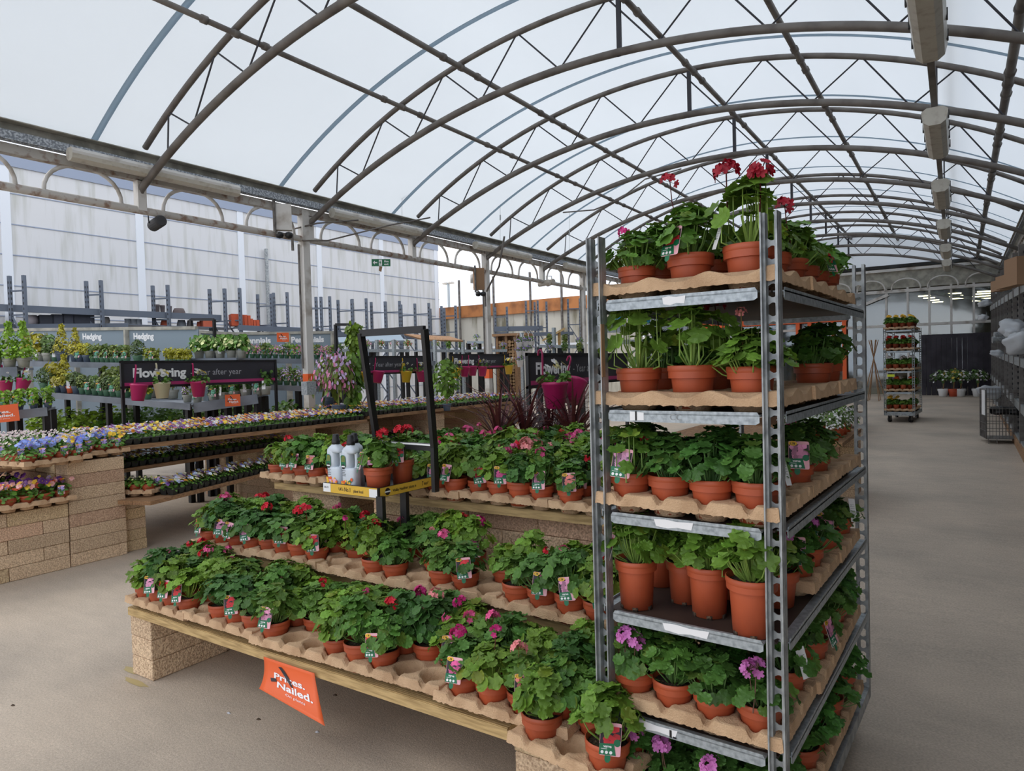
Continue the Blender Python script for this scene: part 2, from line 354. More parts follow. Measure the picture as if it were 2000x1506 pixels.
for k, (x, y, w) in enumerate([(-1.0, 27.2, .35), (-.9, 28.3, .35), (-.8, 29.6, .35), (-.7, 30.8, .35), (-.15, 27.0, .4), (-.1, 28.2, .4), (-.05, 29.5, .4), (.75, 27.0, .55), (.75, 28.0, .6), (.72, 29.2, .7), (.7, 30.4, .55), (.6, 31.5, .4)]):
    b = B(); b.box(-w/2, w/2, -.06, .06, -.03, .0)
    inst('strip_light', b.build('strip_light', 'strip'), loc=(x, y, 3.62), label='glowing strip light inside the store beyond the far glazing, %s counted by column' % ordn(k), cat='light', group='store strip lights')
b = B(); x = -1.0
while x < 1.1: b.box(x, x+.125, YF-.45, YF-.43+random.random()*.012, .3, 2.22); x += .132
b.box(-1.02, 1.1, YF-.43, YF-.40, 2.1, 2.2); struct('fence_far', b.build('fence', 'fence'))
# orange-framed glazing in the far wall, left part
b = B()
for px, pw in ((1378, .1), (1441, .12), (1560, .12), (1583, .12), (1628, .08), (1650, .12)):
    p = PY(px, 640); b.box(p[0]-pw/2, p[0]+pw/2, YF-.2, YF-.08, .4, 2.9)
b.box(-7.9, -3.1, YF-.22, YF-.08, 2.78, 2.98)
o = struct('door_1', b.build('orange_frame', 'orange'))
# warehouse wall and back wall outside
XW = -16.0
b = B(); b.box(XW-.3, XW, -12, 19.7, 0, 5.9, 0); b.box(XW-.3, XW+.03, -12, 19.7, 5.9, 6.18, 1)
for y in (6.06-2.7, 6.06, 8.75, 11.44, 14.1, 16.74, 19.55): b.box(XW, XW+.02, y-.09, y+.09, 0, 5.9, 2)
for k in range(9): b.box(XW, XW+.012, -12, 19.7, 5.35-.62*k, 5.37-.62*k, 1)
struct('wall_left', b.build('wall_left', ['wall_w', 'groove', 'joint']))
# rain streaks on the cladding: darker vertical stretch
t = MT['wall_w'].node_tree
for n_ in t.nodes:
    if n_.type == 'MAPPING': n_.inputs['Scale'].default_value = (1, 5, .5)
    if n_.type == 'TEX_NOISE': n_.inputs['Scale'].default_value = 1.3
b = B(); b.add([(XW-8, -12, 7.6), (XW+.2, -12, 6.2), (XW+.2, 3.5, 6.2), (XW-8, 3.5, 7.6)], [(0, 1, 2, 3)]); 
b = B(); b.box(-18, -8.3, 19.9, 20.2, 0, 3.4, 0); b.box(-18.2, -8.1, 19.8, 20.25, 3.4, 3.82, 1)
for x in (-16.6, -15.1, -13.6, -12.1, -10.9, -9.7): b.box(x-.03, x+.03, 19.72, 19.78, 2.6, 4.75, 2)
b.box(-18, -8.3, 19.87, 19.9, 2.25, 2.32, 3)
struct('wall_back', b.build('yard_wall', ['oldconc', 'rustband', 'steel_dark', 'joint']))
# ------------------------------------------------------------------ pots and trays
def pot_mesh(r=.0645, h=.115, rb=.047, name='pot', holes=False, mat='terracotta'):
    b = B(); rim = .30*h if h < .125 else .22*h
    prof = [(rb-.006, .0), (rb, .001), (r-.0065-(r-rb)*.12, h-rim), (r-.003, h-rim+.001), (r-.0015, h-.013), (r, h-.012), (r, h-.001), (r-.002, h), (r-.004, h-.002), (r-.006, h-.014)]
    n = 24; b.lathe(prof[:3], n, 0); b.lathe([(prof[2][0], prof[2][1]), (r-.001, h-rim+.001)], n, 0); b.lathe([(r-.001, h-rim+.001), (r-.0005, h-.016)], n, 0); b.lathe([(r-.0005, h-.016), (r+.0012, h-.014), (r+.0012, h-.001), (r-.001, h)], n, 0); b.lathe(prof[7:], n, 0); b.disc((0, 0, .001), rb-.005, n, 0)
    if holes:
        for k in range(6):
            a = 2*PI*k/6+.3; b.box(-.008, .008, -.004, .002, -.001, .010, 1, R=rotz(a), o=(-math.sin(a)*(rb+.0)*1, math.cos(a)*(rb), 0))
    V = [(0, 0, h-.012)]+[((r-.006)*math.cos(2*PI*k/n), (r-.006)*math.sin(2*PI*k/n), h-.016+.003*random.random()) for k in range(n)]
    b.add(V, [(0, 1+k, 1+(k+1) % n) for k in range(n)], 1)
    return b.build(name, [mat, 'soil'], True)
POT = pot_mesh(); POTT = pot_mesh(.062, .145, .047, 'tall_pot', True)
def tray_mesh(nx, ny, pitch, h=.068, rc=.047, dip=.024, dw=.0150, step=.0078, flat=False):
    Lx, Ly = nx*pitch+.022, ny*pitch+.022; gx, gy = int(Lx/step)+1, int(Ly/step)+1
    X = np.linspace(-Lx/2, Lx/2, gx); Y = np.linspace(-Ly/2, Ly/2, gy); XX, YY = np.meshgrid(X, Y)
    cx = (np.arange(nx)-(nx-1)/2)*pitch; cy = (np.arange(ny)-(ny-1)/2)*pitch
    dx = np.min(np.abs(XX[..., None]-cx), -1); dy = np.min(np.abs(YY[..., None]-cy), -1); d = np.hypot(dx, dy)
    def ss(a, b_, x): t_ = np.clip((x-a)/(b_-a), 0, 1); return t_*t_*(3-2*t_)
    deck = h+.005*np.cos(dx/pitch*2*PI)*0+.006*ss(pitch*.3, pitch*.5, np.minimum(dx, dy))
    ex = Lx/2-np.abs(XX); ey = Ly/2-np.abs(YY)
    deck -= dip*np.exp(-(dx/dw)**4)*(1-ss(.006, .028, ey)); deck -= dip*np.exp(-(dy/dw)**4)*(1-ss(.006, .028, ex))
    deck -= (.010)*np.exp(-((dx-pitch/2)/.02)**2)*np.exp(-((dy-pitch/2)/.02)**2)*(1 if not flat else 0)
    Z = .004+(deck-.004)*ss(rc*.93, rc+.012, d)
    b = B(); V = np.stack([XX, YY, Z], -1).reshape(-1, 3); Fc = [(j*gx+i, j*gx+i+1, (j+1)*gx+i+1, (j+1)*gx+i) for j in range(gy-1) for i in range(gx-1)]
    b.add(V, Fc)
    loop = [(0, i) for i in range(gx)]+[(j, gx-1) for j in range(1, gy)]+[(gy-1, i) for i in range(gx-2, -1, -1)]+[(j, 0) for j in range(gy-2, 0, -1)]
    top = np.array([V[j*gx+i] for j, i in loop]); out = top.copy(); n = len(top)
    out[:, :2] *= 1+.005/np.array([Lx/2, Ly/2]); mid = out.copy(); mid[:, 2] -= .002
    low = out.copy(); low[:, :2] *= 1+.003/np.array([Lx/2, Ly/2]); low[:, 2] = np.minimum(h-.036, top[:, 2]-.010)+rng.uniform(-.004, .002, n)
    VV = np.concatenate([top, mid, low]); b.add(VV, [(k, n+k, n+(k+1) % n, (k+1) % n) for k in range(n)]+[(n+k, 2*n+k, 2*n+(k+1) % n, n+(k+1) % n) for k in range(n)])
    me = b.build('tray', 'tray', True)
    me.polygons.foreach_set('use_smooth', [i < len(Fc) for i in range(len(me.polygons))])
    bm = bmesh.new(); bm.from_mesh(me); bmesh.ops.remove_doubles(bm, verts=bm.verts[:], dist=1e-5); bmesh.ops.solidify(bm, geom=bm.faces[:], thickness=.0028); bm.to_mesh(me); bm.free(); return me
TR43 = tray_mesh(4, 3, .128, rc=.045); TR32 = tray_mesh(3, 2, .128, rc=.045); TRC = tray_mesh(3, 2, .174, .060, .052, .014, .045, .0105, True)

# ------------------------------------------------------------------ leaves
def leaf_tmpl(n=18, lobes=7, amp=.11, cup=.12, ruf=.09, notch=.35):
    V = [(0, 0, 0)]; Fc = []
    half = n//2
    for k in range(half):
        a = -PI+2*PI*k/half+.0; rr = .55*(1-.4*notch*(abs(a) > 2.9)); V.append((rr*math.sin(a), rr*math.cos(a), cup*.35+.03*math.cos(3*a)))
    for k in range(n):
        a = -PI+2*PI*k/n; rr = 1+amp*math.cos(lobes*a)-.05*(k % 2)-(notch if abs(abs(a)-PI) < .1 else 0)
        V.append((rr*math.sin(a), rr*math.cos(a), cup+ruf*math.cos(lobes*a+.6)+ruf*.6*math.sin(2*a)))
    for k in range(half): Fc.append((0, 1+k, 1+(k+1) % half))
    for k in range(half):
        i0, i1 = 1+k, 1+(k+1) % half; o = 1+half; a_, c_, e_ = o+2*k, o+(2*k+1) % n, o+(2*k+2) % n
        Fc += [(i0, a_, c_), (i0, c_, i1), (i1, c_, e_)]
    return np.array(V), [f[::-1] for f in Fc]
LF = [leaf_tmpl(), leaf_tmpl(lobes=9, amp=.07, cup=.2, ruf=.09), leaf_tmpl(lobes=5, amp=.14, cup=.05, ruf=.12), leaf_tmpl(lobes=7, amp=.08, cup=-.12, ruf=.07)]
def frame_to(nrm, spin):
    n = np.array(nrm, float); n /= np.linalg.norm(n); a = np.array([0, 0, 1.]) if abs(n[2]) < .95 else np.array([1., 0, 0])
    x = np.cross(a, n); x /= np.linalg.norm(x); y = np.cross(n, x); c, s = math.cos(spin), math.sin(spin)
    return np.stack([c*x+s*y, -s*x+c*y, n], 1)
def geranium(seed, H=.15, W=.115, nl=62, ls=.0235, droop=0, sparse=False):
    R_ = random.Random(seed); b = B(); z0 = .108; pts = []
    for i in range(nl):
        a = R_.uniform(0, 2*PI); e = R_.random()**.8                      # e 0 = side, 1 = top
        th = rad(6+82*e); rr = R_.uniform(.72, 1.05) if R_.random() < .8 else R_.uniform(.35, .7)
        x, y, z = W*rr*math.cos(th)*math.cos(a), W*rr*math.cos(th)*math.sin(a), z0+.022+H*rr*math.sin(max(th, 0))+(-.02 if th < 0.1 else 0)*R_.random()-droop*R_.random()*(th < .3)
        nrm = np.array([math.cos(a)*math.cos(th)*.9, math.sin(a)*math.cos(th)*.9, .35+math.sin(max(th, 0))])+np.array([R_.gauss(0, .28), R_.gauss(0, .28), R_.gauss(0, .15)])
        L = R_.uniform(.72, 1.18)*ls; V, Fc = LF[R_.randrange(4)]
        Rm = frame_to(nrm, math.atan2(y, x)+R_.uniform(-.8, .8))
        br = R_.uniform(.62, 1.3); yl = R_.random()
        tint = np.array([br*(1+.5*(yl > .93)), br*(1+.12*(yl > .9)), br*.95])
        rad_t = np.linalg.norm(V[:, :2], axis=1)[:, None]; T = tint[None]*(1.1-.25*(rad_t*(rad_t < .7))+.16*(np.arange(len(V)) % 2)[:, None]*(rad_t > .7)-.06)
        b.add(V@(Rm*L).T+np.array([x, y, z]), Fc, 0, T); pts.append((x, y, z))
    for i, p in enumerate(pts):
        if i % 2 == 0:
            p = np.array(p); s0 = np.array([p[0]*.12, p[1]*.12, z0-.01]); mid = (s0+p)/2+np.array([p[0]*.12, p[1]*.12, -.006])
            mid = mid+(np.array([p[0]*.35, p[1]*.35, -.012]) if sparse else 0); b.tube([s0, mid, p], [.0024, .002, .0014], 4, 1, cap=False)
    for k in range(4):
        a = R_.uniform(0, 6.28); b.tube([(0, 0, z0-.01), (.03*math.cos(a), .03*math.sin(a), z0+H*.5)], [.005, .003], 5, 1, cap=False)
    me = b.build('foliage', ['leaf', 'stem'], False); return me
GER = [geranium(i, H=h, W=w, nl=n_) for i, (h, w, n_) in enumerate([(.13, .108, 104), (.145, .10, 112), (.11, .118, 96), (.15, .11, 120), (.12, .095, 90), (.135, .116, 112), (.10, .10, 84), (.145, .112, 110)])]
GERS = [geranium(20+i, H=h, W=w, nl=50, ls=.029, sparse=True) for i, (h, w) in enumerate([(.16, .10), (.19, .12), (.15, .13)])]
def flower_head(seed, n=15, R=.030, petal=.0135, stem=.12, buds=0):
    R_ = random.Random(seed); b = B(); lean = np.array([R_.uniform(-.03, .03), R_.uniform(-.03, .03), 0]); top = np.array([0, 0, 0.])
    b.tube([-np.array([0, 0, stem])-lean, -np.array([0, 0, stem*.5])-lean*.3, top], .0018, 5, 1, cap=False)
    for i in range(n):
        ct = R_.uniform(-.25, 1); a = R_.uniform(0, 6.28); st = math.sqrt(1-ct*ct); d = np.array([st*math.cos(a), st*math.sin(a), ct]); c = top+d*R*R_.uniform(.7, 1)
        b.tube([top, c], .0009, 3, 1, cap=False); Rm = frame_to(d, R_.uniform(0, 6)); br = R_.uniform(.75, 1.15)
        for k in range(5):
            ph = 2*PI*k/5; P_ = []
            for u, w_, z_ in ((0, 0, 0), (.5, -.38, .12), (1.0, -.30, .22), (1.1, .05, .18), (1.0, .34, .26), (.5, .38, .14)):
                P_.append((petal*(u*math.cos(ph)-w_*math.sin(ph)), petal*(u*math.sin(ph)+w_*math.cos(ph)), petal*z_*1.4))
            b.add(np.array(P_)@Rm.T+c, [(0, 1, 2, 3), (0, 3, 4, 5)], 0, (br, br*.92, br))
    return b.build('flower_head', ['petal', 'stem'], True)
FH = [flower_head(i, n=n_) for i, n_ in enumerate([16, 12, 20, 8])]; FHS = [flower_head(9, 5, .018, .012), flower_head(10, 4, .014, .011)]
# ------------------------------------------------------------------ plant label card
def rrect(x0, x1, y0, y1, r, n=4):
    pts = []
    for cx, cy, a0 in ((x1-r, y0+r, -90), (x1-r, y1-r, 0), (x0+r, y1-r, 90), (x0+r, y0+r, 180)):
        for k in range(n+1): a = rad(a0+90*k/n); pts.append((cx+r*math.cos(a), cy+r*math.sin(a)))
    return pts
def card_mesh(kind):
    b = B(); pts = rrect(-.031, .031, .0, .088, .005); n = len(pts)
    b.add([(x, y, 0) for x, y in pts]+[(x, y, -.0008) for x, y in pts], [tuple(range(n)), tuple(range(n, 2*n))[::-1]]+[(k, n+k, n+(k+1) % n, (k+1) % n) for k in range(n)], [0, 5]+[5]*n)
    def poly(pp, m, z, tn=1): b.add([(x, y, z) for x, y in pp], [tuple(range(len(pp)))], m, (tn, tn, tn))
    poly([(-.030, .030), (.030, .030), (.030, .078), (-.030, .078)], 4, .0003)
    R_ = random.Random(3)
    for k in range(26 if kind else 16):
        cx, cy, r0 = R_.uniform(-.024, .022), R_.uniform(.034, .074), R_.uniform(.005, .009)
        nn = 10; poly([(max(-.030, min(.030, cx+r0*(1+.18*(q % 2))*math.cos(6.283*q/nn))), max(.030, min(.078, cy+r0*(1+.18*(q % 2))*math.sin(6.283*q/nn)))) for q in range(nn)], 3, .0005+.00001*k, R_.uniform(.55, 1.35))
    poly([(-.031, .002), (.018, .002), (.011, .034), (-.031, .031)], 1, .0009)
    poly([(.020+.010*math.cos(6.283*q/14), .036+.010*math.sin(6.283*q/14)) for q in range(14)], 1, .0010)
    poly([(-.018+.013*math.cos(6.283*q/16), .080+.0075*math.sin(6.283*q/16)) for q in range(16)], 2, .0010)
    for q in range(3):
        poly([(-.022+.0125*q+.0045*math.cos(6.283*j/10), .009+.0045*math.sin(6.283*j/10)) for j in range(10)], 5, .0012)
    poly([(-.026, .0172), (-.008, .0172), (-.008, .0185), (-.026, .0185)], 5, .0012)
    poly([(-.014, -.012), (-.009, -.018), (-.002, -.018), (.003, -.012), (.003, .001), (-.014, .001)], 1, .0002)
    V, Fc = text_geo('verve', .0105, .0003); b.add(V+np.array([-.019, .0215, .0012]), Fc, 5)
    V, Fc = text_geo('1.78', .009, .0003); b.add(V+np.array([-.027, .0765, .0013]), Fc, 6)
    return b.build('plant_label', ['pinkcard', 'greencard', 'cardyellow', 'petal', 'darkprint', 'white', 'black'])
CARD = [card_mesh(0), card_mesh(1)]
def blank_card():
    b = B(); b.box(-.017, .017, 0, .09, -.0005, .0005, 0)
    for k in range(6): b.box(-.012, .010, .03+.007*k, .032+.007*k, .0005, .0007, 1)
    return b.build('blank_label', ['white', 'greyprint'])
WCARD = blank_card()

RED, PINK, MAG, DRED, SAL, LIL = (.72, .02, .04), (.80, .12, .30), (.70, .04, .25), (.38, .004, .02), (.80, .30, .28), (.62, .20, .50)
FN = {RED: 'red', PINK: 'pink', MAG: 'magenta', DRED: 'crimson', SAL: 'salmon', LIL: 'lilac-pink'}
def plant(loc, var=None, yaw=0, sc=1.0, green=(1, 1, 1), flower=None, nfl=1, card=None, cardyaw=None, tilt=(0, 0), label='', group='', tall=False, sparse=False, fh=None, up=1.0, head=.19, lean=None):
    R_ = random
    o = bpy.data.objects.new('potted_geranium', None); COL.objects.link(o)
    o.location = loc; o.rotation_euler = (tilt[0], tilt[1], yaw); o.scale = (sc, sc, sc)
    o['label'] = label; o['category'] = 'potted plant'; o['group'] = group
    inst('pot', POTT if tall else POT, o)
    dz = .03 if tall else 0
    g = (GERS if sparse else GER); me = g[(var if var is not None else R_.randrange(len(g))) % len(g)]
    inst('foliage', me, o, (0, 0, dz), (0, 0, R_.uniform(0, 6)), (1, 1, up), color=green)
    for k in range(nfl if flower else 0):
        a, rr = (R_.uniform(0, 6.28), R_.uniform(0.01, .07)) if lean is None else (lean+R_.uniform(-.5, .5), .06)
        m = FH[R_.randrange(4)] if fh is None else (FHS if fh == 0 else FH)[R_.randrange(2)]
        inst('flower_head', m, o, (rr*math.cos(a), rr*math.sin(a), dz+.10+head*R_.uniform(.75, 1.0)), (0, 0, R_.uniform(0, 6)), R_.uniform(.8, 1.05), color=flower)
    if card:
        cy = (cardyaw if cardyaw is not None else R_.uniform(-.2, .5))-yaw; k = 1/sc
        kind, colr = card
        px, py = .090*math.sin(cy), -.090*math.cos(cy)
        inst('plant_label', CARD[kind] if kind < 2 else WCARD, o, (px, py, (.108+dz)), (rad(74), R_.uniform(-.16, .16), cy), k*1.0, color=colr)
    return o
GREENS = [(1, 1, 1), (1.5, 1.35, .85), (.68, .80, .9), (.52, .68, .85), (1.2, 1.05, .75), (.8, .95, .9), (1.35, 1.25, .9)]
FCOL = [RED, PINK, MAG, RED, SAL, PINK]
CC = {RED: (.75, .04, .05), PINK: (.85, .35, .55), MAG: (.80, .12, .35), SAL: (.85, .25, .22), LIL: (.80, .40, .62), DRED: (.6, .02, .05)}

# ------------------------------------------------------------------ block stacks and plank benches
def blocks(x0, x1, y0, y1, z0, n, ch=.1045, name='block_pier', lx=.44, label=None, gap=.002):
    b = B(); R_ = random.Random(int(abs(x0*100+y0*10+n*7)))
    ax = (x1-x0) >= (y1-y0)
    L = (x1-x0) if ax else (y1-y0); W = (y1-y0) if ax else (x1-x0)
    nw = max(1, round(W/.215))
    for c in range(n):
        off = 0 if c % 2 == 0 or L < .6 else lx/2
        edges = [0.0]; p = lx-off if off else min(lx, L)
        while p < L-.08: edges.append(p); p += lx
        edges.append(L)
        for w in range(nw):
            for a, e in zip(edges[:-1], edges[1:]):
                j = R_.uniform(-.004, .004); k = R_.random(); tn = R_.uniform(.82, 1.12)
                tint = (tn, tn*.98, tn*.96) if k < .6 else ((tn*.95, tn*.84, tn*.84) if k < .85 else (tn*1.0, tn*.99, tn*.88))
                w0, w1 = W*w/nw, W*(w+1)/nw
                if ax: b.box(x0+a+gap, x0+e-gap, y0+w0+gap+j, y0+w1-gap+j, z0+c*ch+gap*.6, z0+(c+1)*ch-gap*.6, 0, tint)
                else: b.box(x0+w0+gap+j, x0+w1-gap+j, y0+a+gap, y0+e-gap, z0+c*ch+gap*.6, z0+(c+1)*ch-gap*.6, 0, tint)
    me = b.build(name, 'block')
    bm = bmesh.new(); bm.from_mesh(me); bmesh.ops.bevel(bm, geom=bm.edges[:], offset=.004, segments=1, affect='EDGES'); bm.to_mesh(me); bm.free()
    return inst(name, me, label=label, cat='block stack', group='concrete block supports')
def plank_bench(name, x0, x1, y0, y1, z0, z1, mat, label, along='x', grooves=True, cat='bench'):
    o = bpy.data.objects.new(name, None); COL.objects.link(o); o['label'] = label; o['category'] = cat
    W = (y1-y0) if along == 'x' else (x1-x0); n = max(1, round(W/.145)); w = W/n
    for k in range(n):
        b = B()
        if along == 'x':
            b.box(x0, x1, y0+k*w+.002, y0+(k+1)*w-.002, z0, z1-.003)
            if grooves:
                q = y0+k*w+.006
                while q < y0+(k+1)*w-.008: b.box(x0, x1, q, q+.006, z1-.004, z1); q += .0105
        else: b.box(x0+k*w+.002, x0+(k+1)*w-.002, y0, y1, z0, z1)
        inst('plank', b.build('plank', mat), o)
    return o
# geranium island: three steps
blocks(-3.75, -3.55, 1.91, 2.45, 0, 3, .106, label='low stack of three pale blocks under the left end of the slatted bench')
blocks(-1.36, -1.14, 2.02, 2.7, 0, 3, .106, label='stack of pale aggregate blocks under the right end of the slatted bench')
blocks(-3.66, -3.45, 2.47, 2.82, 0, 5, .106, label='block stack under the left end of the middle geranium step')
blocks(-1.36, -1.14, 2.72, 2.9, 0, 5, .106, label='block stack under the right end of the middle geranium step')
blocks(-3.62, -3.18, 2.9, 3.2, 0, 8, .106, label='tall block stack under the left end of the top geranium step')
blocks(-2.9, -1.2, 2.95, 3.2, 0, 8, .106, label='long dark block wall rising behind the middle geranium step')
blocks(-2.9, -1.2, 4.2, 4.5, 0, 8, .106, label='long block wall under the back of the geranium island')
plank_bench('slatted_bench', -3.74, -1.30, 1.895, 2.33, .325, .368, 'wood', 'low slatted timber bench on blocks, lined with trays of potted geraniums')
plank_bench('plank_shelf', -3.72, -1.14, 2.36, 2.78, .532, .575, 'wood', 'middle timber step of the geranium display above the slatted bench')
plank_bench('plank_shelf', -3.72, -1.14, 2.84, 4.5, .85, .893, 'wood', 'top timber step of the geranium island behind the plant food stand')

def fill_tray(tray_me, nx, ny, pitch, x, y, z, yaw, tiltx, lab_tray, rows, place, group):
    """one tray plus its pots; place(i, j) -> kwargs or None"""
    t_ = inst('pot_tray', tray_me, loc=(x, y, z), rot=(tiltx, 0, yaw), label=lab_tray, cat='tray', group=group)
    Rm = rotz(yaw)@rotx(tiltx); res = []
    for j in range(ny):
        for i in range(nx):
            p = Rm@np.array([(i-(nx-1)/2)*pitch, (j-(ny-1)/2)*pitch, .009])
            kw = place(i, j)
            if kw is not None: plant((x+p[0], y+p[1], z+p[2]), tilt=(tiltx, 0), **kw)
def row_of_trays(x0, n, y, z, step, rowname, cols, skip, front_yaw, group, flowers=.35, cards=.66, dark=False, tray=TR43, nx=4, ny=3, pitch=.128, over=0.0, jit=.05, sub=''):
    rowlab = ['front', 'second', 'third', 'fourth']
    for k in range(n):
        x = x0+k*step; yw = random.uniform(-jit, jit); tx = random.uniform(-.02, .03); zz = z+(.0 if k % 2 == 0 else over)
        def place(i, j):
            col = k*nx+i
            if (col, j) in skip or random.random() < (.04 if j == 0 else .10): return None
            fl = random.choice(FCOL); has = random.random() < flowers
            cd = random.random() < (cards if j == 0 else cards*.35)
            lab = '%s geranium, %s along the %s row of %s' % ((FN[fl]+'-flowered' if has else 'green-leaved'), ordn(col), rowlab[j], rowname)
            gr = random.choice(GREENS)
            return dict(yaw=random.uniform(0, 6.28), green=gr, flower=fl if has else None, nfl=random.choice([1, 1, 2]), sc=random.uniform(.92, 1.04),
                        card=(random.choice([0, 1]), CC[fl]) if cd else None, cardyaw=random.uniform(-.1, .7), label=lab, group=group, up=random.uniform(.85, 1.15), fh=random.choice([None, 0]) if j else None)
        fill_tray(tray, nx, ny, pitch, x, y, zz, yw, tx, 'brown moulded pulp tray, %s along %s' % (ordn(k), rowname), None, place, 'pulp trays of '+rowname)
random.seed(11)
row_of_trays(-3.46, 5, 2.09, .370, .531, 'the low slatted bench', 20, {(4, 0), (9, 0), (10, 0), (14, 0), (15, 0)}, 0, 'geraniums on the slatted bench', over=.006)
row_of_trays(-3.50, 5, 2.50, .577, .535, 'the middle geranium step', 20, {(8, 0), (9, 0), (12, 0), (15, 0), (10, 1), (11, 1)}, 0, 'geraniums on the middle step', over=.01)
row_of_trays(-3.50, 5, 2.98, .895, .535, 'the top geranium step', 20, {(8, 0), (17, 0), (4, 2), (5, 2), (6, 2), (0, 2), (1, 2), (2, 2), (3, 2), (7, 2)}, 0, 'geraniums on the top step', flowers=.45, over=.008)
row_of_trays(-2.70, 3, 3.40, .895, .535, 'the top step, second tray line', 12, set(), 0, 'geraniums behind the top step', flowers=.55, cards=.1)
row_of_trays(-2.70, 3, 3.82, .895, .535, 'the top step, third tray line', 12, set(), 0, 'geraniums behind the top step', flowers=.8, cards=.1)
# leaning tray with two pots at the right hand end of the low bench
random.seed(5)
def place_end(i, j):
    names = {(0, 0): 'yellow-green geranium in the bent tray over the right block stack, left pot', (2, 0): 'leafy geranium with red card at the bottom right corner of the bench'}
    if (i, j) in names: return dict(green=(1.2, 1.15, .85), card=(0, CC[RED]) if i == 2 else None, cardyaw=.5, label=names[(i, j)], group='geraniums over the right block stack', sc=1.05)
    if j == 1: return dict(green=(.9, .95, .9), label='geranium at the back of the bent tray over the right block stack, %s pot' % ordn(i), group='geraniums over the right block stack')
    return None
fill_tray(TR32, 3, 2, .128, -1.02, 1.93, .335, -.15, rad(-3), 'bent pulp tray hanging over the right block stack', None, place_end, 'pulp trays at the bench end')
# ------------------------------------------------------------------ trolleys
def post_mesh(H):
    b = B(); w = .046
    for sx in (-1, 1):
        x = sx*(w/2-.0055); b.box(x-.0055, x+.0055, -.014, .014, 0, H)
        b.box(x-.002+sx*.003, x+.002+sx*.003, -.028, -.010, 0, H)
    z = 0
    while z < H-.05:
        b.box(-w/2+.006, w/2-.006, .008, .011, z, z+.014)
        for sx in (-1, 1):
            b.add([(sx*(w/2-.008), .008, z+.014), (sx*(w/2-.020), .008, z+.014), (sx*(w/2-.008), .008, z+.022), (sx*(w/2-.008), .011, z+.014), (sx*(w/2-.020), .011, z+.014), (sx*(w/2-.008), .011, z+.022)], [(0, 1, 2), (3, 5, 4), (1, 4, 5, 2)])
            b.add([(sx*(w/2-.008), .008, z), (sx*(w/2-.020), .008, z), (sx*(w/2-.008), .008, z-.008), (sx*(w/2-.008), .011, z), (sx*(w/2-.020), .011, z), (sx*(w/2-.008), .011, z-.008)], [(0, 1, 2), (3, 5, 4), (1, 4, 5, 2)])
        z += .050
    return b.build('post', 'steel')
def shelf_mesh(W=.565, D=1.35, lipx=(.058, .508)):
    b = B(); x0, x1 = lipx; h = .034
    b.box(.03, W-.03, .03, D-.03, -.014, -.008, 1)
    def lip(a, c, n_):
        a = np.array(a, float); c = np.array(c, float); d = (c-a)/np.linalg.norm(c-a); up = np.array([0, 0, 1.]); n_ = np.array(n_, float)
        sh = [(0, 0), (.0, -.022), (.010, -h), (.45, -h-.001), (.55, -h-.001)]
        L = np.linalg.norm(c-a); out = [(0, -.010), (.006, 0), (L-.006, 0), (L, -.010), (L, -h+.006), (L-.01, -h), (.01, -h), (0, -h+.006)]
        V = [a+d*u+up*v for u, v in out]+[a+d*u+up*v-n_*.003 for u, v in out]; k = 8
        b.add(V, [tuple(range(k)), tuple(range(k, 2*k))[::-1]]+[(i, k+i, k+(i+1) % k, (i+1) % k) for i in range(k)], 0)
        b.box(0, 1, 0, 1, 0, 1, 0, R=np.stack([d*L, -n_*.03, up*.004], 1), o=a-up*.012)
    lip((x0, .0, 0), (x1, .0, 0), (0, -1, 0)); lip((W, .05, 0), (W, D-.05, 0), (1, 0, 0)); lip((W-x0, D, 0), (W-x1, D, 0), (0, 1, 0)); lip((0, D-.05, 0), (0, .05, 0), (-1, 0, 0))
    return b.build('shelf', ['steel_light', 'ply'])
SH = shelf_mesh()
def castor_mesh():
    b = B(); b.tube([(-.016, 0, .06), (.016, 0, .06)], .06, 18, 0); b.tube([(-.02, 0, .06), (.02, 0, .06)], .02, 10, 1)
    b.box(-.025, -.019, -.03, .03, .05, .14, 1); b.box(.019, .025, -.03, .03, .05, .14, 1); b.box(-.03, .03, -.04, .04, .135, .145, 1)
    return b.build('castor', ['black', 'steel_dark'])
CAST = castor_mesh()
def trolley(loc, yaw, zs, H, label, z0=.0, stickers=True):
    o = bpy.data.objects.new('plant_trolley', None); COL.objects.link(o); o.location = loc; o.rotation_euler = (0, 0, yaw); o['label'] = label; o['category'] = 'trolley'
    PM = post_mesh(H-.16)
    for x, y, r in ((.023, .014, 0), (.542, .014, 0), (.023, 1.336, PI), (.542, 1.336, PI)): inst('post', PM, o, (x, y, .15), (0, 0, r))
    b = B(); b.box(0, .565, 0, 1.35, .15, .20); b.box(.02, .545, .02, 1.33, .195, .205, 1); inst('base_frame', b.build('base_frame', ['steel', 'ply']), o)
    for x in (.09, .475):
        for y in (.14, 1.2): inst('castor', CAST, o, (x, y, .004), (0, 0, random.uniform(-.6, .6)))
    sh = []
    for z in zs: sh.append(inst('shelf', SH, o, (0, 0, z)))
    return o, sh
TX, TY, TYAW = -.956, 1.906, rad(-2.61)
ZS = [1.792, 1.459, 1.147, .843, .530]
T1, SHS = trolley((TX, TY, 0), TYAW, ZS, 1.995, 'tall galvanised plant trolley in the right foreground loaded with potted geraniums')
def tw(x, y, z): c, s = math.cos(TYAW), math.sin(TYAW); return (TX+c*x-s*y, TY+s*x+c*y, z)
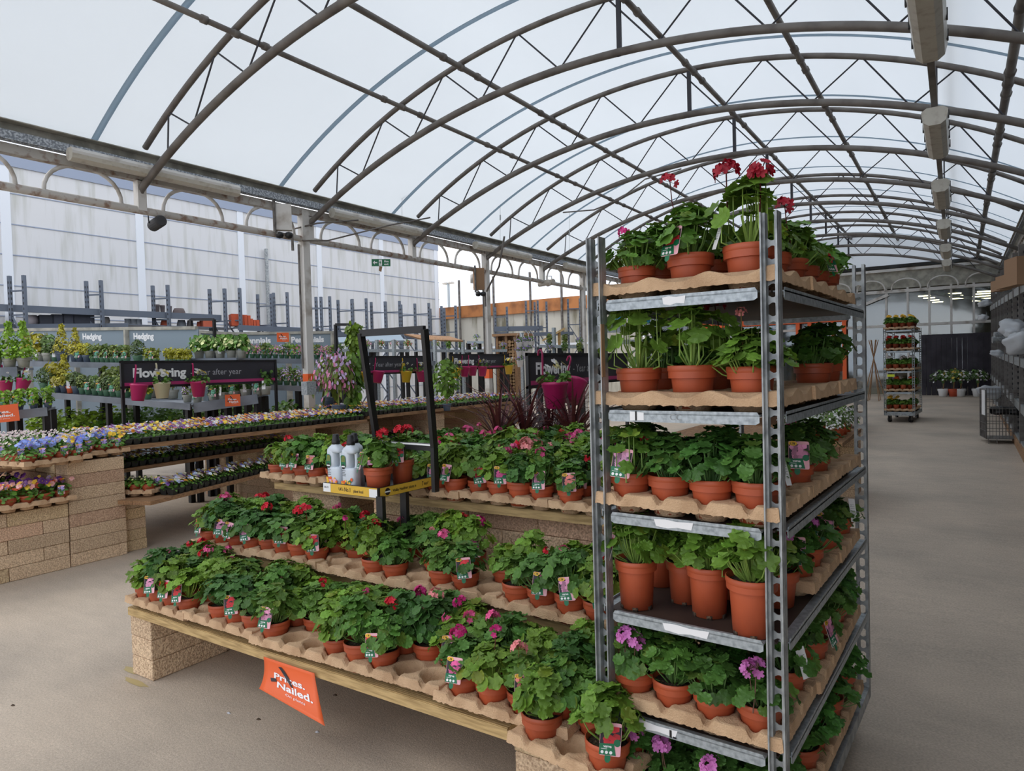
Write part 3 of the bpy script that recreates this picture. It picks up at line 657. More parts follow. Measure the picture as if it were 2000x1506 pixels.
# sticker scraps, stamped letters and a torn label on the shelf lips
for k, (sx0, w) in enumerate([(.24, .07), (.28, .05), (.20, .12), (.22, .14), (.10, .16)]):
    b = B(); R_ = random.Random(k)
    pts = [(sx0+w*u, -.0012, -.004-.026*v) for u, v in ((0, .1), (.3, 0), (.6, .15), (1, .05), (.95, .9), (.6, .8), (.35, 1), (.05, .85))]; b.add(pts, [tuple(range(8))[::-1]])
    if k == 1: b = B(); b.add([(.13+.045*u, -.0012, -.003-.028*v) for u, v in ((0, 0), (1, .1), (1, .9), (0, 1))], [(3, 2, 1, 0)]); b.box(.147, .153, -.002, -.0012, -.03, -.002, 1)
    if k == 4: b.box(.235, .242, -.002, -.0013, -.03, -.008, 1, R=rotz(0)); b.box(.246, .256, -.002, -.0013, -.03, -.025, 1)
    inst('sticker_remains', b.build('sticker', ['white', 'black']), SHS[k])
V, Fc = text_geo('CC', .026, .0002); b = B(); V3 = np.c_[V[:, 0]+.255, np.full(len(V), -.0013), V[:, 1]-.026]; b.add(V3, Fc); inst('stamped_mark', b.build('mark', 'steel'), SHS[1])
b = B(); b.box(0, .003, -.02, .0, .0, .16, 0); inst('paper_strip', b.build('strip', 'cardboard'), T1, (.048, .0, 1.56))
random.seed(21)
SHN = ['top shelf', 'second shelf down', 'third shelf down', 'fourth shelf down', 'fifth shelf down', 'bottom deck']
def trow(si, z, tray, nx, pitch, ys, spec, sc=1.0, name='', dark=(.8, .9, .9), skip=(), edge=False):
    c, s = math.cos(TYAW), math.sin(TYAW)
    ny = 3 if tray is TR43 else 2
    rows = ['front', 'second', 'third', 'fourth', 'fifth', 'sixth', 'seventh', 'eighth', 'ninth']; r = 0
    for q, y in enumerate(ys):
        x = .2825+(random.uniform(.0, .012) if q else 0)
        tx, ty, tz = tw(x, y, z-.008)
        inst('pot_tray', tray, loc=(tx, ty, tz), rot=(0, 0, TYAW+random.uniform(-.03, .03)*(q > 0)), label='pulp tray, %s from the front, near trolley\'s %s' % (ordn(q), SHN[si]), cat='tray', group='pulp trays on the near trolley')
        for j in range(ny):
            for i in range(nx):
                key = (i, r)
                if key in skip: continue
                px, py = x+(i-(nx-1)/2)*pitch, y+(j-(ny-1)/2)*pitch
                if i < nx-1 and r > 1 and not (nx == 3 and r < 4): continue           # only what can be seen: the front rows and the aisle side
                kw = dict(spec.get(key, {}))
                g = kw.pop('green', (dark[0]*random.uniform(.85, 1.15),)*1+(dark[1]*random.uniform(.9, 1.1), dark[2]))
                fl = kw.get('flower')
                kw.setdefault('up', random.uniform(.75, .95)); kw.setdefault('sc', sc*random.uniform(.97, 1.04)); kw.setdefault('head', .15)
                kw.setdefault('yaw', 0)
                lab = '%s geranium, %s from left, %s row of the near trolley\'s %s' % ((FN[fl]+'-flowered' if fl else 'leafy'), ordn(i), rows[r], SHN[si])
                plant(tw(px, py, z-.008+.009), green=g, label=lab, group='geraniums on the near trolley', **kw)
            r += 1
# top shelf
trow(0, ZS[0], TRC, 3, .174, (.20, .56, .92), {(0, 0): dict(flower=MAG, nfl=1, fh=0, sparse=False, sc=.9, green=(.9, 1, .8)), (1, 0): dict(card=(0, CC[RED]), cardyaw=-.35, flower=DRED, nfl=1, sc=1.06, green=(.85, .95, .75), head=.26, var=1),
   (2, 0): dict(flower=DRED, nfl=2, sc=1.12, green=(1.15, 1.1, .8), sparse=True, head=.22, up=1.0, card=(2, (1, 1, 1)), cardyaw=-1.0), (2, 1): dict(flower=DRED, nfl=1, head=.2), (2, 3): dict(), (2, 4): dict(card=(0, CC[RED]), cardyaw=1.2)}, sc=1.06, dark=(.85, .95, .75))
# second shelf
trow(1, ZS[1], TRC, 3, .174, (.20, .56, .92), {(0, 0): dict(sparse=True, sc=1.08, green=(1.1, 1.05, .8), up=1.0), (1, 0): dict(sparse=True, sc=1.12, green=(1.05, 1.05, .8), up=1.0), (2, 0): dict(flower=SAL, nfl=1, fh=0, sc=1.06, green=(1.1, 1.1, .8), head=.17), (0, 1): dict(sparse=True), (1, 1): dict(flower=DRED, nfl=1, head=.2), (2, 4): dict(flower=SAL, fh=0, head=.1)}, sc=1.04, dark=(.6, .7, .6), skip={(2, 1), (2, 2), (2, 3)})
# third shelf
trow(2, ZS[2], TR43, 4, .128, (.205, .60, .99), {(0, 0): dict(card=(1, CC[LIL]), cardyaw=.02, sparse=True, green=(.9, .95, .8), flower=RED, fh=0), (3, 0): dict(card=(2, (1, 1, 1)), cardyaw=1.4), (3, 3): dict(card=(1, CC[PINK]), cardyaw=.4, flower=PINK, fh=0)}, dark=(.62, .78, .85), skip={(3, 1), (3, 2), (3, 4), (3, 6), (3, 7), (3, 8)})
# fourth shelf: tall pots standing on the boards, trays behind
for i, (x, y, sc_, g, kw) in enumerate([(.095, .09, 1.05, (1.05, 1.05, .75), dict(card=(0, CC[RED]), cardyaw=-.9, var=1)), (.205, .21, .92, (1, 1, .75), dict(flower=DRED, var=2)), (.31, .14, 1.05, (1.05, 1.05, .75), dict(var=3)), (.43, .19, 1.0, (1, 1.05, .75), dict(flower=DRED, sparse=True)), (.462, .06, 1.12, (1.15, 1.1, .8), dict(var=0))]):
    plant(tw(x, y, ZS[3]-.007), sc=sc_, green=g, tall=True, up=.95, head=.17, label='geranium in a tall orange pot, %s from left, near trolley\'s fourth shelf' % ordn(i), group='tall pots on the near trolley', **kw)
for i in range(4):
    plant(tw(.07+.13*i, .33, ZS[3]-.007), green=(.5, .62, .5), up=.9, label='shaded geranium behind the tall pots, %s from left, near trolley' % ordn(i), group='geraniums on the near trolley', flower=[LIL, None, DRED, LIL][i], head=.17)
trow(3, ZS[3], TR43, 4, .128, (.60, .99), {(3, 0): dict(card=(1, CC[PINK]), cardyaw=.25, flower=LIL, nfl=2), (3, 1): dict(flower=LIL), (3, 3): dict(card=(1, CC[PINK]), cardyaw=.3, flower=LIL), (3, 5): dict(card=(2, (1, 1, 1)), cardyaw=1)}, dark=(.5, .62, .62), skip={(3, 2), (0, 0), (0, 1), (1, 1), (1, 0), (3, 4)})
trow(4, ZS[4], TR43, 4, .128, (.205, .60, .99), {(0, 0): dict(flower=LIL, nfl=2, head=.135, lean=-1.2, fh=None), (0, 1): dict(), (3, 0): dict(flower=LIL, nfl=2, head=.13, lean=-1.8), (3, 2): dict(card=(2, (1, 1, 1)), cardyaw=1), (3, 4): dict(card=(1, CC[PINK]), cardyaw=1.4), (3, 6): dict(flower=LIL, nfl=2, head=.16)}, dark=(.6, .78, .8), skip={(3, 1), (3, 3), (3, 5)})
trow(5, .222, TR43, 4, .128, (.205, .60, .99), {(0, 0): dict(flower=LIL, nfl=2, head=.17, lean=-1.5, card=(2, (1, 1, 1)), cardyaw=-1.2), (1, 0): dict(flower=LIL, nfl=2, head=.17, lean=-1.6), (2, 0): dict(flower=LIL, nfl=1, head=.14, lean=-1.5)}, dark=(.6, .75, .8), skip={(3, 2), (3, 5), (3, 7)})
# ------------------------------------------------------------------ plant food stand with poster frame
o = bpy.data.objects.new('plant_food_stand', None); COL.objects.link(o); o['label'] = 'black steel stand with yellow-edged tray of plant food and an empty poster frame'; o['category'] = 'display stand'
A, Bc, Cc = P(633, 957, 3.52), P(740, 978, 3.30), P(848, 937, 3.62); zt = (A[2]+Bc[2]+Cc[2])/3
A[2] = Bc[2] = Cc[2] = zt; D_ = A+Cc-Bc; ex = (Bc-A); ey = (Cc-Bc); wx, wy = np.linalg.norm(ex), np.linalg.norm(ey)
b = B(); b.add([p+np.array([0, 0, d]) for d in (-.004, .0) for p in (A, Bc, Cc, D_)], [(0, 1, 2, 3)[::-1], (4, 5, 6, 7)]); inst('tray_floor', b.build('tray_floor', 'black'), o)
for p, q in ((A, Bc), (Bc, Cc), (Cc, D_), (D_, A)):
    b = B(); b.bar(p+np.array([0, 0, .015]), q+np.array([0, 0, .015]), .006, .05); inst('tray_edge', b.build('tray_edge', 'black'), o)
def strip(p, q, txt, name):
    d = (q-p)/np.linalg.norm(q-p); up = np.array([0, 0, 1.]); n = np.cross(d, up); L = np.linalg.norm(q-p); b = B()
    def rect(u0, u1, v0, v1, m, k): b.add([p+d*u+up*v+n*k for u, v in ((u0, v0), (u1, v0), (u1, v1), (u0, v1))], [(0, 1, 2, 3)], m)
    rect(.006, L-.006, -.008, .038, 0, .0042)
    for s_, sz, u, v in txt: V, Fc = text_geo(s_, sz, .0003, sx=.8); b.add([p+d*(u+x)+up*(v+y)+n*.0050 for x, y, _ in V], Fc, 2)
    if name == 'front': rect(.0, .055, -.006, .038, 1, .0048); rect(L-.06, L-.006, -.008, .032, 1, .0048)
    if name == 'front': V, Fc = text_geo('£6.15', .014, .0004); b.add([p+d*(.008+x)+up*(.014+y)+n*.0052 for x, y, _ in V], Fc, 2)
    if name != 'front':
        b.add([p+d*(.055+.017*math.cos(a))+up*(.015+.018*math.sin(a))+n*.0048 for a in np.linspace(0, 2*PI, 20)[:-1]], [tuple(range(19))], 2)
        rect(.036, .074, .011, .018, 1, .0052)
    inst('yellow_strip', b.build('yellow_strip', ['yellow', 'white', 'darkprint']), o)
strip(A, Bc, [("UK's", .022, .115, .008), ('No.1', .030, .155, .006), ('plant food', .021, .222, .006)], 'front')
strip(Bc, Cc, [('Visibly Healthier plants in', .020, .09, .008), ('7', .030, wy-.10, .006), ("days*", .020, wy-.085, .008)], 'side')
b = B()
for px, py0, py1, d in ((744, 985, 1150, 3.30), (790, 975, 1140, 3.48)):
    p = P(px, py0, d); b.box(p[0]-.02, p[0]+.02, p[1]-.012, p[1]+.012, .02, zt, 0)
inst('leg', b.build('leg', 'black'), o)
f0, f1 = PY(737, 866, 2.60), PY(848, 874, 2.60); g0, g1 = PY(705, 651, 2.50), PY(829, 643, 2.50)
b = B()
for p, q in ((f0, f1), (g0, g1), (f0, g0), (f1, g1)): b.bar(p, q, .022, .034)
inst('poster_frame', b.build('poster_frame', 'black'), o)
b = B(); b.bar(f0+np.array([.01, -.012, .012]), f1+np.array([-.01, -.012, .012]), .003, .008); inst('frame_lip', b.build('frame_lip', 'white'), o)
for q_ in (f0, f1): b = B(); b.bar(q_, np.array([q_[0], q_[1], zt]), .022, .034); inst('upright', b.build('upright', 'black'), o)
def bottle_parts(loc, yaw, kind, label):
    o = bpy.data.objects.new('plant_food_bottle', None); COL.objects.link(o); o.location = loc; o.rotation_euler = (0, 0, yaw); o.scale = (.95, .95, .93); o['label'] = label; o['category'] = 'bottle'; o['group'] = 'plant food bottles'
    b = B(); n = 28
    def ring(z, w, d, cx=0): return [(cx+w*np.sign(math.cos(a))*abs(math.cos(a))**.6, d*np.sign(math.sin(a))*abs(math.sin(a))**.6, z) for a in np.linspace(0, 2*PI, n+1)[:-1]]
    def loft(rs):
        V = [p for r in rs for p in r]; Fc = [(i*n+k, i*n+(k+1) % n, (i+1)*n+(k+1) % n, (i+1)*n+k) for i in range(len(rs)-1) for k in range(n)]; b.add(V, Fc+[tuple(range(n))[::-1], tuple(range((len(rs)-1)*n, len(rs)*n))])
    loft([ring(0, .046, .031), ring(.004, .050, .034), ring(.115, .050, .034), ring(.128, .047, .032)])
    loft([ring(.12, .033, .031, -.017), ring(.16, .031, .031, -.019), ring(.21, .032, .031, -.018), ring(.225, .034, .03, -.014)])
    loft([ring(.205, .045, .028), ring(.215, .048, .031), ring(.232, .042, .030), ring(.243, .026, .024), ring(.25, .019, .019), ring(.256, .018, .018)])
    b.tube([(.036, 0, .118), (.041, 0, .14), (.042, 0, .17), (.040, 0, .20), (.03, 0, .218)], [.013, .010, .0095, .010, .012], 12)
    inst('bottle_body', b.build('bottle_body', 'bottle', True), o)
    b = B(); b.lathe([(.021, .25), (.0225, .252), (.0225, .272), (.0195, .274), (.0165, .302), (.0150, .305), (0, .305)], 20); inst('cap', b.build('cap', 'black', True), o)
    b = B(); y = -.0352
    def poly(pp, m, k=0): b.add([(u, y-k, v) for u, v in pp], [tuple(range(len(pp)))], m)
    poly([(-.043, .135), (-.008, .135), (-.008, .185), (-.018, .197), (-.036, .197), (-.043, .19)], 0)
    for k in range(5): poly([(-.038+.006*k, .16), (-.037+.006*k, .16), (-.030+.004*k, .192), (-.031+.004*k, .192)], 3, .0004)
    poly([(-.025+.012*math.cos(a), .135+.014*math.sin(a)) for a in np.linspace(0, 2*PI, 18)[:-1]], 1, .0004); poly([(-.038, .132), (-.012, .132), (-.012, .139), (-.038, .139)], 2, .0008)
    for k, (u0, w) in enumerate(((-.038, .03), (-.034, .02), (-.036, .03), (-.036, .028))): poly([(u0, .112-.009*k), (u0+w, .112-.009*k), (u0+w, .1145-.009*k), (u0, .1145-.009*k)], 1, .0002)
    R_ = random.Random(kind)
    for k in range(16):
        cx, cy, r0 = -.04+.08*k/16, .044+R_.random()*.016*(1 if k % 3 else 1.5), R_.uniform(.006, .010)
        poly([(max(-.045, min(.045, cx+r0*math.cos(a))), max(.002, cy+r0*math.sin(a))) for a in np.linspace(0, 2*PI, 9)[:-1]], 4+R_.randrange(3), .0005+.00002*k)
    inst('front_print', b.build('front_print', ['greencard', 'black', 'white', 'cardyellow', 'orange', 'cardyellow', 'pinkcard' if kind == 0 else 'greencard']), o)
dd = ex/wx; nn_ = np.array([-dd[1], dd[0], 0]); yawb = math.atan2(dd[1], dd[0])
for k, (u, v, kd, lb) in enumerate([(.05, .045, 0, 'white plant food bottle with black cap, leftmost on the yellow-edged tray'), (.16, .045, 1, 'white plant food bottle with black cap, beside the potted geranium on the yellow-edged tray'), (.10, .125, 0, 'white plant food bottle standing behind the other two bottles')]):
    p = A+dd*u+nn_*v; bottle_parts((p[0], p[1], zt+.001), yawb, kd, lb)
p = A+dd*(wx-.085)+nn_*.085; plant((p[0], p[1], zt+.001), green=(.95, 1, .85), flower=RED, nfl=1, card=(0, CC[RED]), cardyaw=-.5, sc=1.12, var=4, up=.95, label='potted geranium with red card beside the bottles on the yellow-edged tray', group='geraniums on the plant food stand')
p = A+dd*(wx-.02)+ey/wy*(wy*.62)-dd*.06; plant((p[0], p[1], zt+.001), green=(1, 1, .85), flower=RED, nfl=2, card=(0, CC[RED]), cardyaw=.5, sc=1.0, var=6, tall=True, label='red-flowered geranium at the back of the yellow-edged tray', group='geraniums on the plant food stand', head=.2)
# curled orange promotion card under the slatted bench
def curl(u, v):                       # u 0..1 along, v 0..1 down
    x = -2.58+.33*u; bend = v*v*.10*(.5+.5*u)
    return np.array([x+.03*v+.14*v*u*v, 1.893-.012-bend, .35-.165*v+.05*v*v*(1-.3*u)])
b = B(); n = 12
V = [curl(i/n, j/n) for j in range(n+1) for i in range(n+1)]
b.add(V, [(j*(n+1)+i, (j+1)*(n+1)+i, (j+1)*(n+1)+i+1, j*(n+1)+i+1) for j in range(n) for i in range(n)])
me = b.build('card', 'orange', True, solid=.001)
oc = inst('promotion_card', me, label='curled orange Prices Nailed card hanging from the front of the slatted bench', cat='sign')
def on_curl(pts2, k=.003):
    out = []
    for x, y in pts2:
        u, v = x, y; p = curl(u, v); e = 1e-3; n_ = np.cross(curl(u+e, v)-p, curl(u, v+e)-p); n_ /= np.linalg.norm(n_)
        if n_[1] > 0: n_ = -n_
        out.append(p+n_*k)
    return out
def price_text(fn, parent, w=.4, h=.3, mats=('white', 'darkprint')):
    b = B()
    for s_, sz, u, v in (('Prices.', .24, .20, .48), ('Nailed.', .24, .26, .70), ('On plants', .09, .42, .82)):
        V, Fc = text_geo(s_, sz, .006 if sz > .1 else .0); b.add(fn([(u+x*.92, v-y*.92) for x, y, _ in V]), Fc, 0)
    for q in ([(.30, .14), (.36, .12), (.42, .20), (.50, .36), (.56, .56), (.52, .55), (.43, .38), (.35, .22)], [(.14, .52), (.24, .48), (.26, .56), (.16, .62)]):
        b.add(fn(q), [tuple(range(len(q)))], 1)
    return inst('printed_text', b.build('printed_text', list(mats)), parent)
price_text(on_curl, oc)
def price_card(name_label, M4, w, h):
    b = B(); b.box(0, w, 0, h, -.004, 0); o = inst('promotion_card', b.build('card', 'orange'), label=name_label, cat='sign'); o.matrix_world = M4
    price_text(lambda pts: [(x*w, (1-y)*h, .002) for x, y in pts], o); return o
# ------------------------------------------------------------------ pansies and violas
PANS = [(.92, .60, .04), (.90, .33, .03), (.25, .12, .45), (.80, .80, .84), (.62, .58, .80), (.30, .28, .70), (.90, .62, .05), (.85, .28, .03), (.88, .84, .60), (.22, .06, .30), (.30, .05, .10), (.55, .65, .92)]
def small_leaf(L): return np.array([(0, 0, 0), (-.4, .5, .08), (-.3, .95, .02), (0, 1.15, -.04), (.3, .95, .02), (.4, .5, .08)])*L, [(0, 5, 4, 3), (0, 3, 2, 1)]
def pansy(b, R_, c, size, cols=None, d=None):
    d = d if d is not None else np.array([R_.gauss(.15, .35), R_.gauss(-.35, .35), 1.0]); Rm = frame_to(d, R_.uniform(-.5, .5)); col = np.array((cols or PANS)[R_.randrange(len(cols or PANS))]); col2 = np.clip(col*R_.choice([.5, 1, 1.3]), 0, .95)
    for k, (a, s_) in enumerate(((20, 1), (-20, 1), (95, .9), (-95, .9), (180, 1.1))):
        a = rad(a); cc = col if k < 2 else col2; z = .04*k
        V = [(size*s_*(u*math.cos(a)+w_*math.sin(a)), size*s_*(-u*math.sin(a)+w_*math.cos(a)), size*z) for u, w_ in ((0, 0), (.42, .3), (.40, .8), (0, 1.0), (-.40, .8), (-.42, .3))]
        b.add(np.array(V)@Rm.T+c, [(0, 1, 2, 3), (0, 3, 4, 5)], 0, cc)
    V = [(size*.16*math.cos(t_), size*.16*math.sin(t_)-.1*size, size*.26) for t_ in np.linspace(0, 2*PI, 6)[:-1]]
    b.add(np.array(V)@Rm.T+c, [tuple(range(5))], 0, (.85, .55, .05) if R_.random() < .7 else (.1, .02, .1))
def pack(seed, dens=5, cols=None, size=.021, h=.07):
    R_ = random.Random(seed); fb = B(); pb = B()
    for cx in (-.08, 0, .08):
        for cy in (-.04, .04):
            for k in range(11):
                a = R_.uniform(0, 6.28); V, Fc = small_leaf(R_.uniform(.022, .034)); n = np.array([math.cos(a)*.6, math.sin(a)*.6, .8])
                fb.add(V@frame_to(n, a-PI/2+R_.uniform(-.6, .6)).T+np.array([cx+.02*math.cos(a), cy+.02*math.sin(a), .045+R_.uniform(0, h*.55)]), Fc, 0, (lambda t_: (t_, t_, t_))(R_.uniform(.7, 1.3)))
            for k in range(dens):
                pansy(pb, R_, np.array([cx+R_.uniform(-.042, .042), cy+R_.uniform(-.042, .042), .055+h*R_.uniform(.6, 1.1)]), size*R_.uniform(.8, 1.15), cols)
    return fb.build('foliage', 'leaf', True), pb.build('blossom', 'petal_t')
def cell_mesh():
    b = B()
    for cx in (-.08, 0, .08):
        for cy in (-.04, .04):
            V = [(cx+sx*w, cy+sy*w, z) for z, w in ((0, .025), (.052, .037)) for sx, sy in ((-1, -1), (1, -1), (1, 1), (-1, 1))]
            b.add(V, [(0, 1, 5, 4), (1, 2, 6, 5), (2, 3, 7, 6), (3, 0, 4, 7), (0, 3, 2, 1), (4, 5, 6, 7)], 0)
    b.box(-.12, .12, -.08, .08, .050, .053); return b.build('cell_tray', 'cell')
CELL = cell_mesh()
WHT = [(.82, .82, .86), (.82, .82, .86), (.62, .6, .82), (.45, .25, .6), (.9, .75, .2)]
PACKS = [pack(i, 5) for i in range(4)]; PACKG = [pack(10+i, 2) for i in range(3)]; PACKW = [pack(20+i, 5, WHT) for i in range(2)]; PACKL = [pack(30+i, 4) for i in range(2)]
def put_pack(x, y, z, yaw, kind, label, group, sc=1):
    f, p = random.choice(kind); o = bpy.data.objects.new('viola_pack', None); COL.objects.link(o); o.location = (x, y, z); o.rotation_euler = (0, 0, yaw+random.uniform(-.04, .04)); o.scale = (sc,)*3
    o['label'] = label; o['category'] = 'bedding plants'; o['group'] = group
    inst('cell_tray', CELL, o); inst('foliage', f, o, color=(.95, 1.1, .9)); inst('blossom', p, o)
ZT = 1.0
random.seed(3)
# long table of violas
plank_bench('plank_table', -8.35, -6.3, 3.2, 6.25, .935, .975, 'wood_y', 'long plank table top carrying rows of mixed violas, nearer half', along='y', cat='table')
plank_bench('plank_table', -8.35, -6.3, 6.3, 10.0, .975, 1.015, 'wood_y', 'long plank table top carrying rows of violas, farther half', along='y', cat='table')
ROWN = ['aisle edge', 'second', 'third', 'fourth', 'fifth', 'sixth', 'seventh', 'back']
k = 0; y = 3.36
while y < 9.9:
    for r in range(6):
        x = -6.40-r*.17-(.0 if y < 6.2 else 0)
        kind = PACKS if y < 6.5 else (PACKS+PACKG if y < 7.6 else PACKG)
        if r > 3 and y > 8: kind = PACKW
        put_pack(x, y, .976+(.04 if y > 6.25 else 0), PI/2, kind, 'viola pack, %s row of the long table, %s from the near end' % (ROWN[r], ordn(k)), 'viola packs on the long table')
    y += .25; k += 1
def low_shelf(p0, p1, z, w, n, label, group, kind, first=0):
    p0 = np.array(p0, float); p1 = np.array(p1, float); d = (p1-p0)/np.linalg.norm(p1-p0); nn = np.array([-d[1], d[0]]); L = np.linalg.norm(p1-p0)
    o = bpy.data.objects.new('plank_shelf', None); COL.objects.link(o); o['label'] = label; o['category'] = 'shelf'
    for k in range(2):
        b = B(); a = p0+nn*(w*k/2+.002); R = np.array([[d[0], nn[0], 0], [d[1], nn[1], 0], [0, 0, 1]]); b.box(0, L, 0, w/2-.004, -.035, 0, R=R, o=(a[0], a[1], z)); inst('plank', b.build('plank', 'wood_y'), o)
    yaw = math.atan2(d[1], d[0])
    for i in range(first, n):
        for r in range(int(w/.17)):
            q = p0+d*(.14+i*.25)+nn*(.09+r*.17); put_pack(q[0], q[1], z+.001, yaw, kind, 'viola pack on the %s, %s from near end, row %s' % (group[15:], ordn(i), ['one', 'two', 'three'][r]), group)
low_shelf((-5.95, 3.25), (-6.60, 5.45), .50, .40, 9, 'low plank shelf of violas reaching past the end of the tall block wall', 'viola packs on low plank shelf', PACKL, 1)
low_shelf((-6.50, 3.30), (-6.68, 5.25), .745, .36, 8, 'middle plank shelf of pale violas under the long table', 'viola packs on middle plank shelf', PACKW)
low_shelf((-5.3, 5.2), (-5.3, 6.6), .60, .36, 6, 'shelf of dark violas glimpsed behind the plant food bottles', 'viola packs on hidden rear shelf', PACKL)
low_shelf((-6.6, 6.9), (-6.6, 7.8), .62, .36, 3, 'lower shelf of violas between two block piers', 'viola packs on shelf between the piers', PACKG)
blocks(-8.35, -6.45, 5.3, 5.55, 0, 9, label='block pier with wide near face under the long viola table')
blocks(-7.95, -6.42, 6.15, 6.4, 0, 9, label='block pier under the join of the long viola table')
blocks(-7.95, -6.42, 7.75, 7.95, 0, 9, label='block pier under the farther half of the long viola table')
blocks(-7.95, -6.42, 9.3, 9.7, 0, 9, label='last block pier at the far end of the long viola table')
blocks(-5.6, -5.0, 5.3, 5.5, 0, 5, label='short block stack holding the shelf of dark violas')
# left hand block wall with pot trays
blocks(-6.52, -6.3, 2.75, 3.22, 0, 8, .111, label='tall block pillar at the left with yellow moss on its lower courses', lx=.47)
blocks(-8.0, -6.54, 2.75, 3.18, 0, 8, .111, label='block wall behind the tall block pillar')
blocks(-6.52, -6.3, .3, 2.745, 0, 5, .109, label='lower block wall at the left edge under trays of pansies', lx=.5)
blocks(-6.56, -6.36, 3.235, 3.43, 0, 5, .098, label='narrow short block stack at the right end of the tall pillar')
b = B(); b.add([(-6.292, 2.78+.4*u, .20+.13*v+.02*math.sin(9*u)) for v in (0, 1) for u in np.linspace(0, 1, 12)], [(i, i+1, 13+i, 12+i) for i in range(11)])
def pot_pansy(seed, cols, n=7, size=.028, h=.10, W=.085, leaf=40):
    R_ = random.Random(seed); fb = B(); pb = B()
    for k in range(leaf):
        a = R_.uniform(0, 6.28); rr = W*R_.random()**.5; V, Fc = small_leaf(R_.uniform(.03, .045)); fb.add(V@frame_to([math.cos(a)*.6, math.sin(a)*.6, .8], a-PI/2).T+np.array([rr*math.cos(a), rr*math.sin(a), .09+R_.uniform(0, h)*(1-rr/W*.4)]), Fc, 0, (lambda t_: (t_, t_, t_))(R_.uniform(.7, 1.3)))
    for k in range(n):
        a = R_.uniform(0, 6.28); rr = W*R_.random()**.5*1.1; pansy(pb, R_, np.array([rr*math.cos(a), rr*math.sin(a), .11+h*R_.uniform(.7, 1.1)]), size*R_.uniform(.8, 1.1), cols, np.array([R_.gauss(.5, .3), R_.gauss(-.6, .3), .7]))
    return fb.build('foliage', 'leaf', True), pb.build('blossom', 'petal_t')
BLUE = [(.16, .22, .70), (.28, .38, .85), (.12, .08, .55)]; YEL = [(.92, .62, .04), (.9, .5, .03)]; DK = [(.12, .03, .22), (.2, .04, .28)]; MIX = [(.9, .55, .05), (.75, .12, .05), (.85, .4, .4), (.12, .03, .2)]
PPB = [pot_pansy(1, BLUE, 6, .036), pot_pansy(2, BLUE, 5, .036)]; PPY = [pot_pansy(3, YEL, 6, .030)]; PPD = [pot_pansy(4, DK, 6, .032), pot_pansy(5, MIX, 9, .026), pot_pansy(6, MIX, 9, .026)]; PPW = [pot_pansy(7, [(.8, .76, .66), (.75, .6, .62)], 12, .014, .13)]; PPG = [pot_pansy(8, [(.7, .72, .3)], 3, .012, .08)]
def pot_flower(loc, kind, label, group, sc=.9, green=(.95, 1.1, .9), name='potted_pansy', potmesh=None, potcol=None):
    f, p = random.choice(kind); o = bpy.data.objects.new(name, None); COL.objects.link(o); o.location = loc; o.rotation_euler = (0, 0, random.uniform(-.4, .4)); o.scale = (sc,)*3
    o['label'] = label; o['category'] = 'potted plant'; o['group'] = group
    inst('pot', potmesh or POT, o, color=potcol); inst('foliage', f, o, color=green); inst('blossom', p, o); return o
def tray_of(x, y, z, yaw, kinds, lab, cardchance=.3, nx=4, ny=3, mesh=None):
    inst('pot_tray', mesh or TR43, loc=(x, y, z), rot=(0, 0, yaw), label='pulp tray of pansies '+lab, cat='tray', group='pulp trays of pansies')
    for j in range(ny):
        for i in range(nx):
            p = rotz(yaw)@np.array([(i-(nx-1)/2)*.128, (j-(ny-1)/2)*.128, .009]); kd = kinds[(i+j) % len(kinds)]
            o = pot_flower((x+p[0], y+p[1], z+p[2]), kd, 'potted pansy, row %s, %s pot, tray %s' % (['one', 'two', 'three'][j], ordn(i), lab), 'potted pansies at the left')
            if random.random() < cardchance: inst('plant_label', CARD[1], o, (.07, -.03, .09), (rad(80), 0, 1.0), .9, color=(.5, .4, .8))
random.seed(9)
tray_of(-6.50, 3.0, .895, PI/2, [PPY, PPW, PPB], 'on top of the tall pillar, right part')
tray_of(-6.36, 2.60, .885, PI/2+.15, [PPB, PPB, PPW], 'with blue flowers on the pillar corner')
tray_of(-6.92, 2.95, .895, PI/2, [PPW, PPG], 'behind the tall pillar')
tray_of(-6.95, 2.42, .885, PI/2, [PPG, PPW], 'at the left edge, upper level')
tray_of(-7.35, 2.7, .885, PI/2, [PPW], 'at the far left, upper level')
b = B(); b.box(-7.7, -6.62, 1.6, 2.74, .84, .875); inst('plank_shelf', b.build('plank', 'wood_y'), label='upper plank shelf at the far left carrying trays of pale pansies', cat='shelf')
tray_of(-6.42, 2.50, .555, PI/2, [PPD], 'on the lower wall with purple flowers')
tray_of(-6.42, 1.96, .555, PI/2+.05, [PPD, PPY], 'on the lower wall at the left edge')
tray_of(-6.83, 2.30, .60, PI/2, [PPW, PPD], 'behind the lower wall')
b = B(); b.box(-7.2, -6.53, 1.6, 2.74, .56, .595); inst('plank_shelf', b.build('plank', 'wood_y'), label='lower plank shelf at the far left behind the low block wall', cat='shelf')
tray_of(-6.40, 3.40, .50, .5, [PPG], 'on the short stack beside the tall pillar', nx=3, ny=2, mesh=TR32)
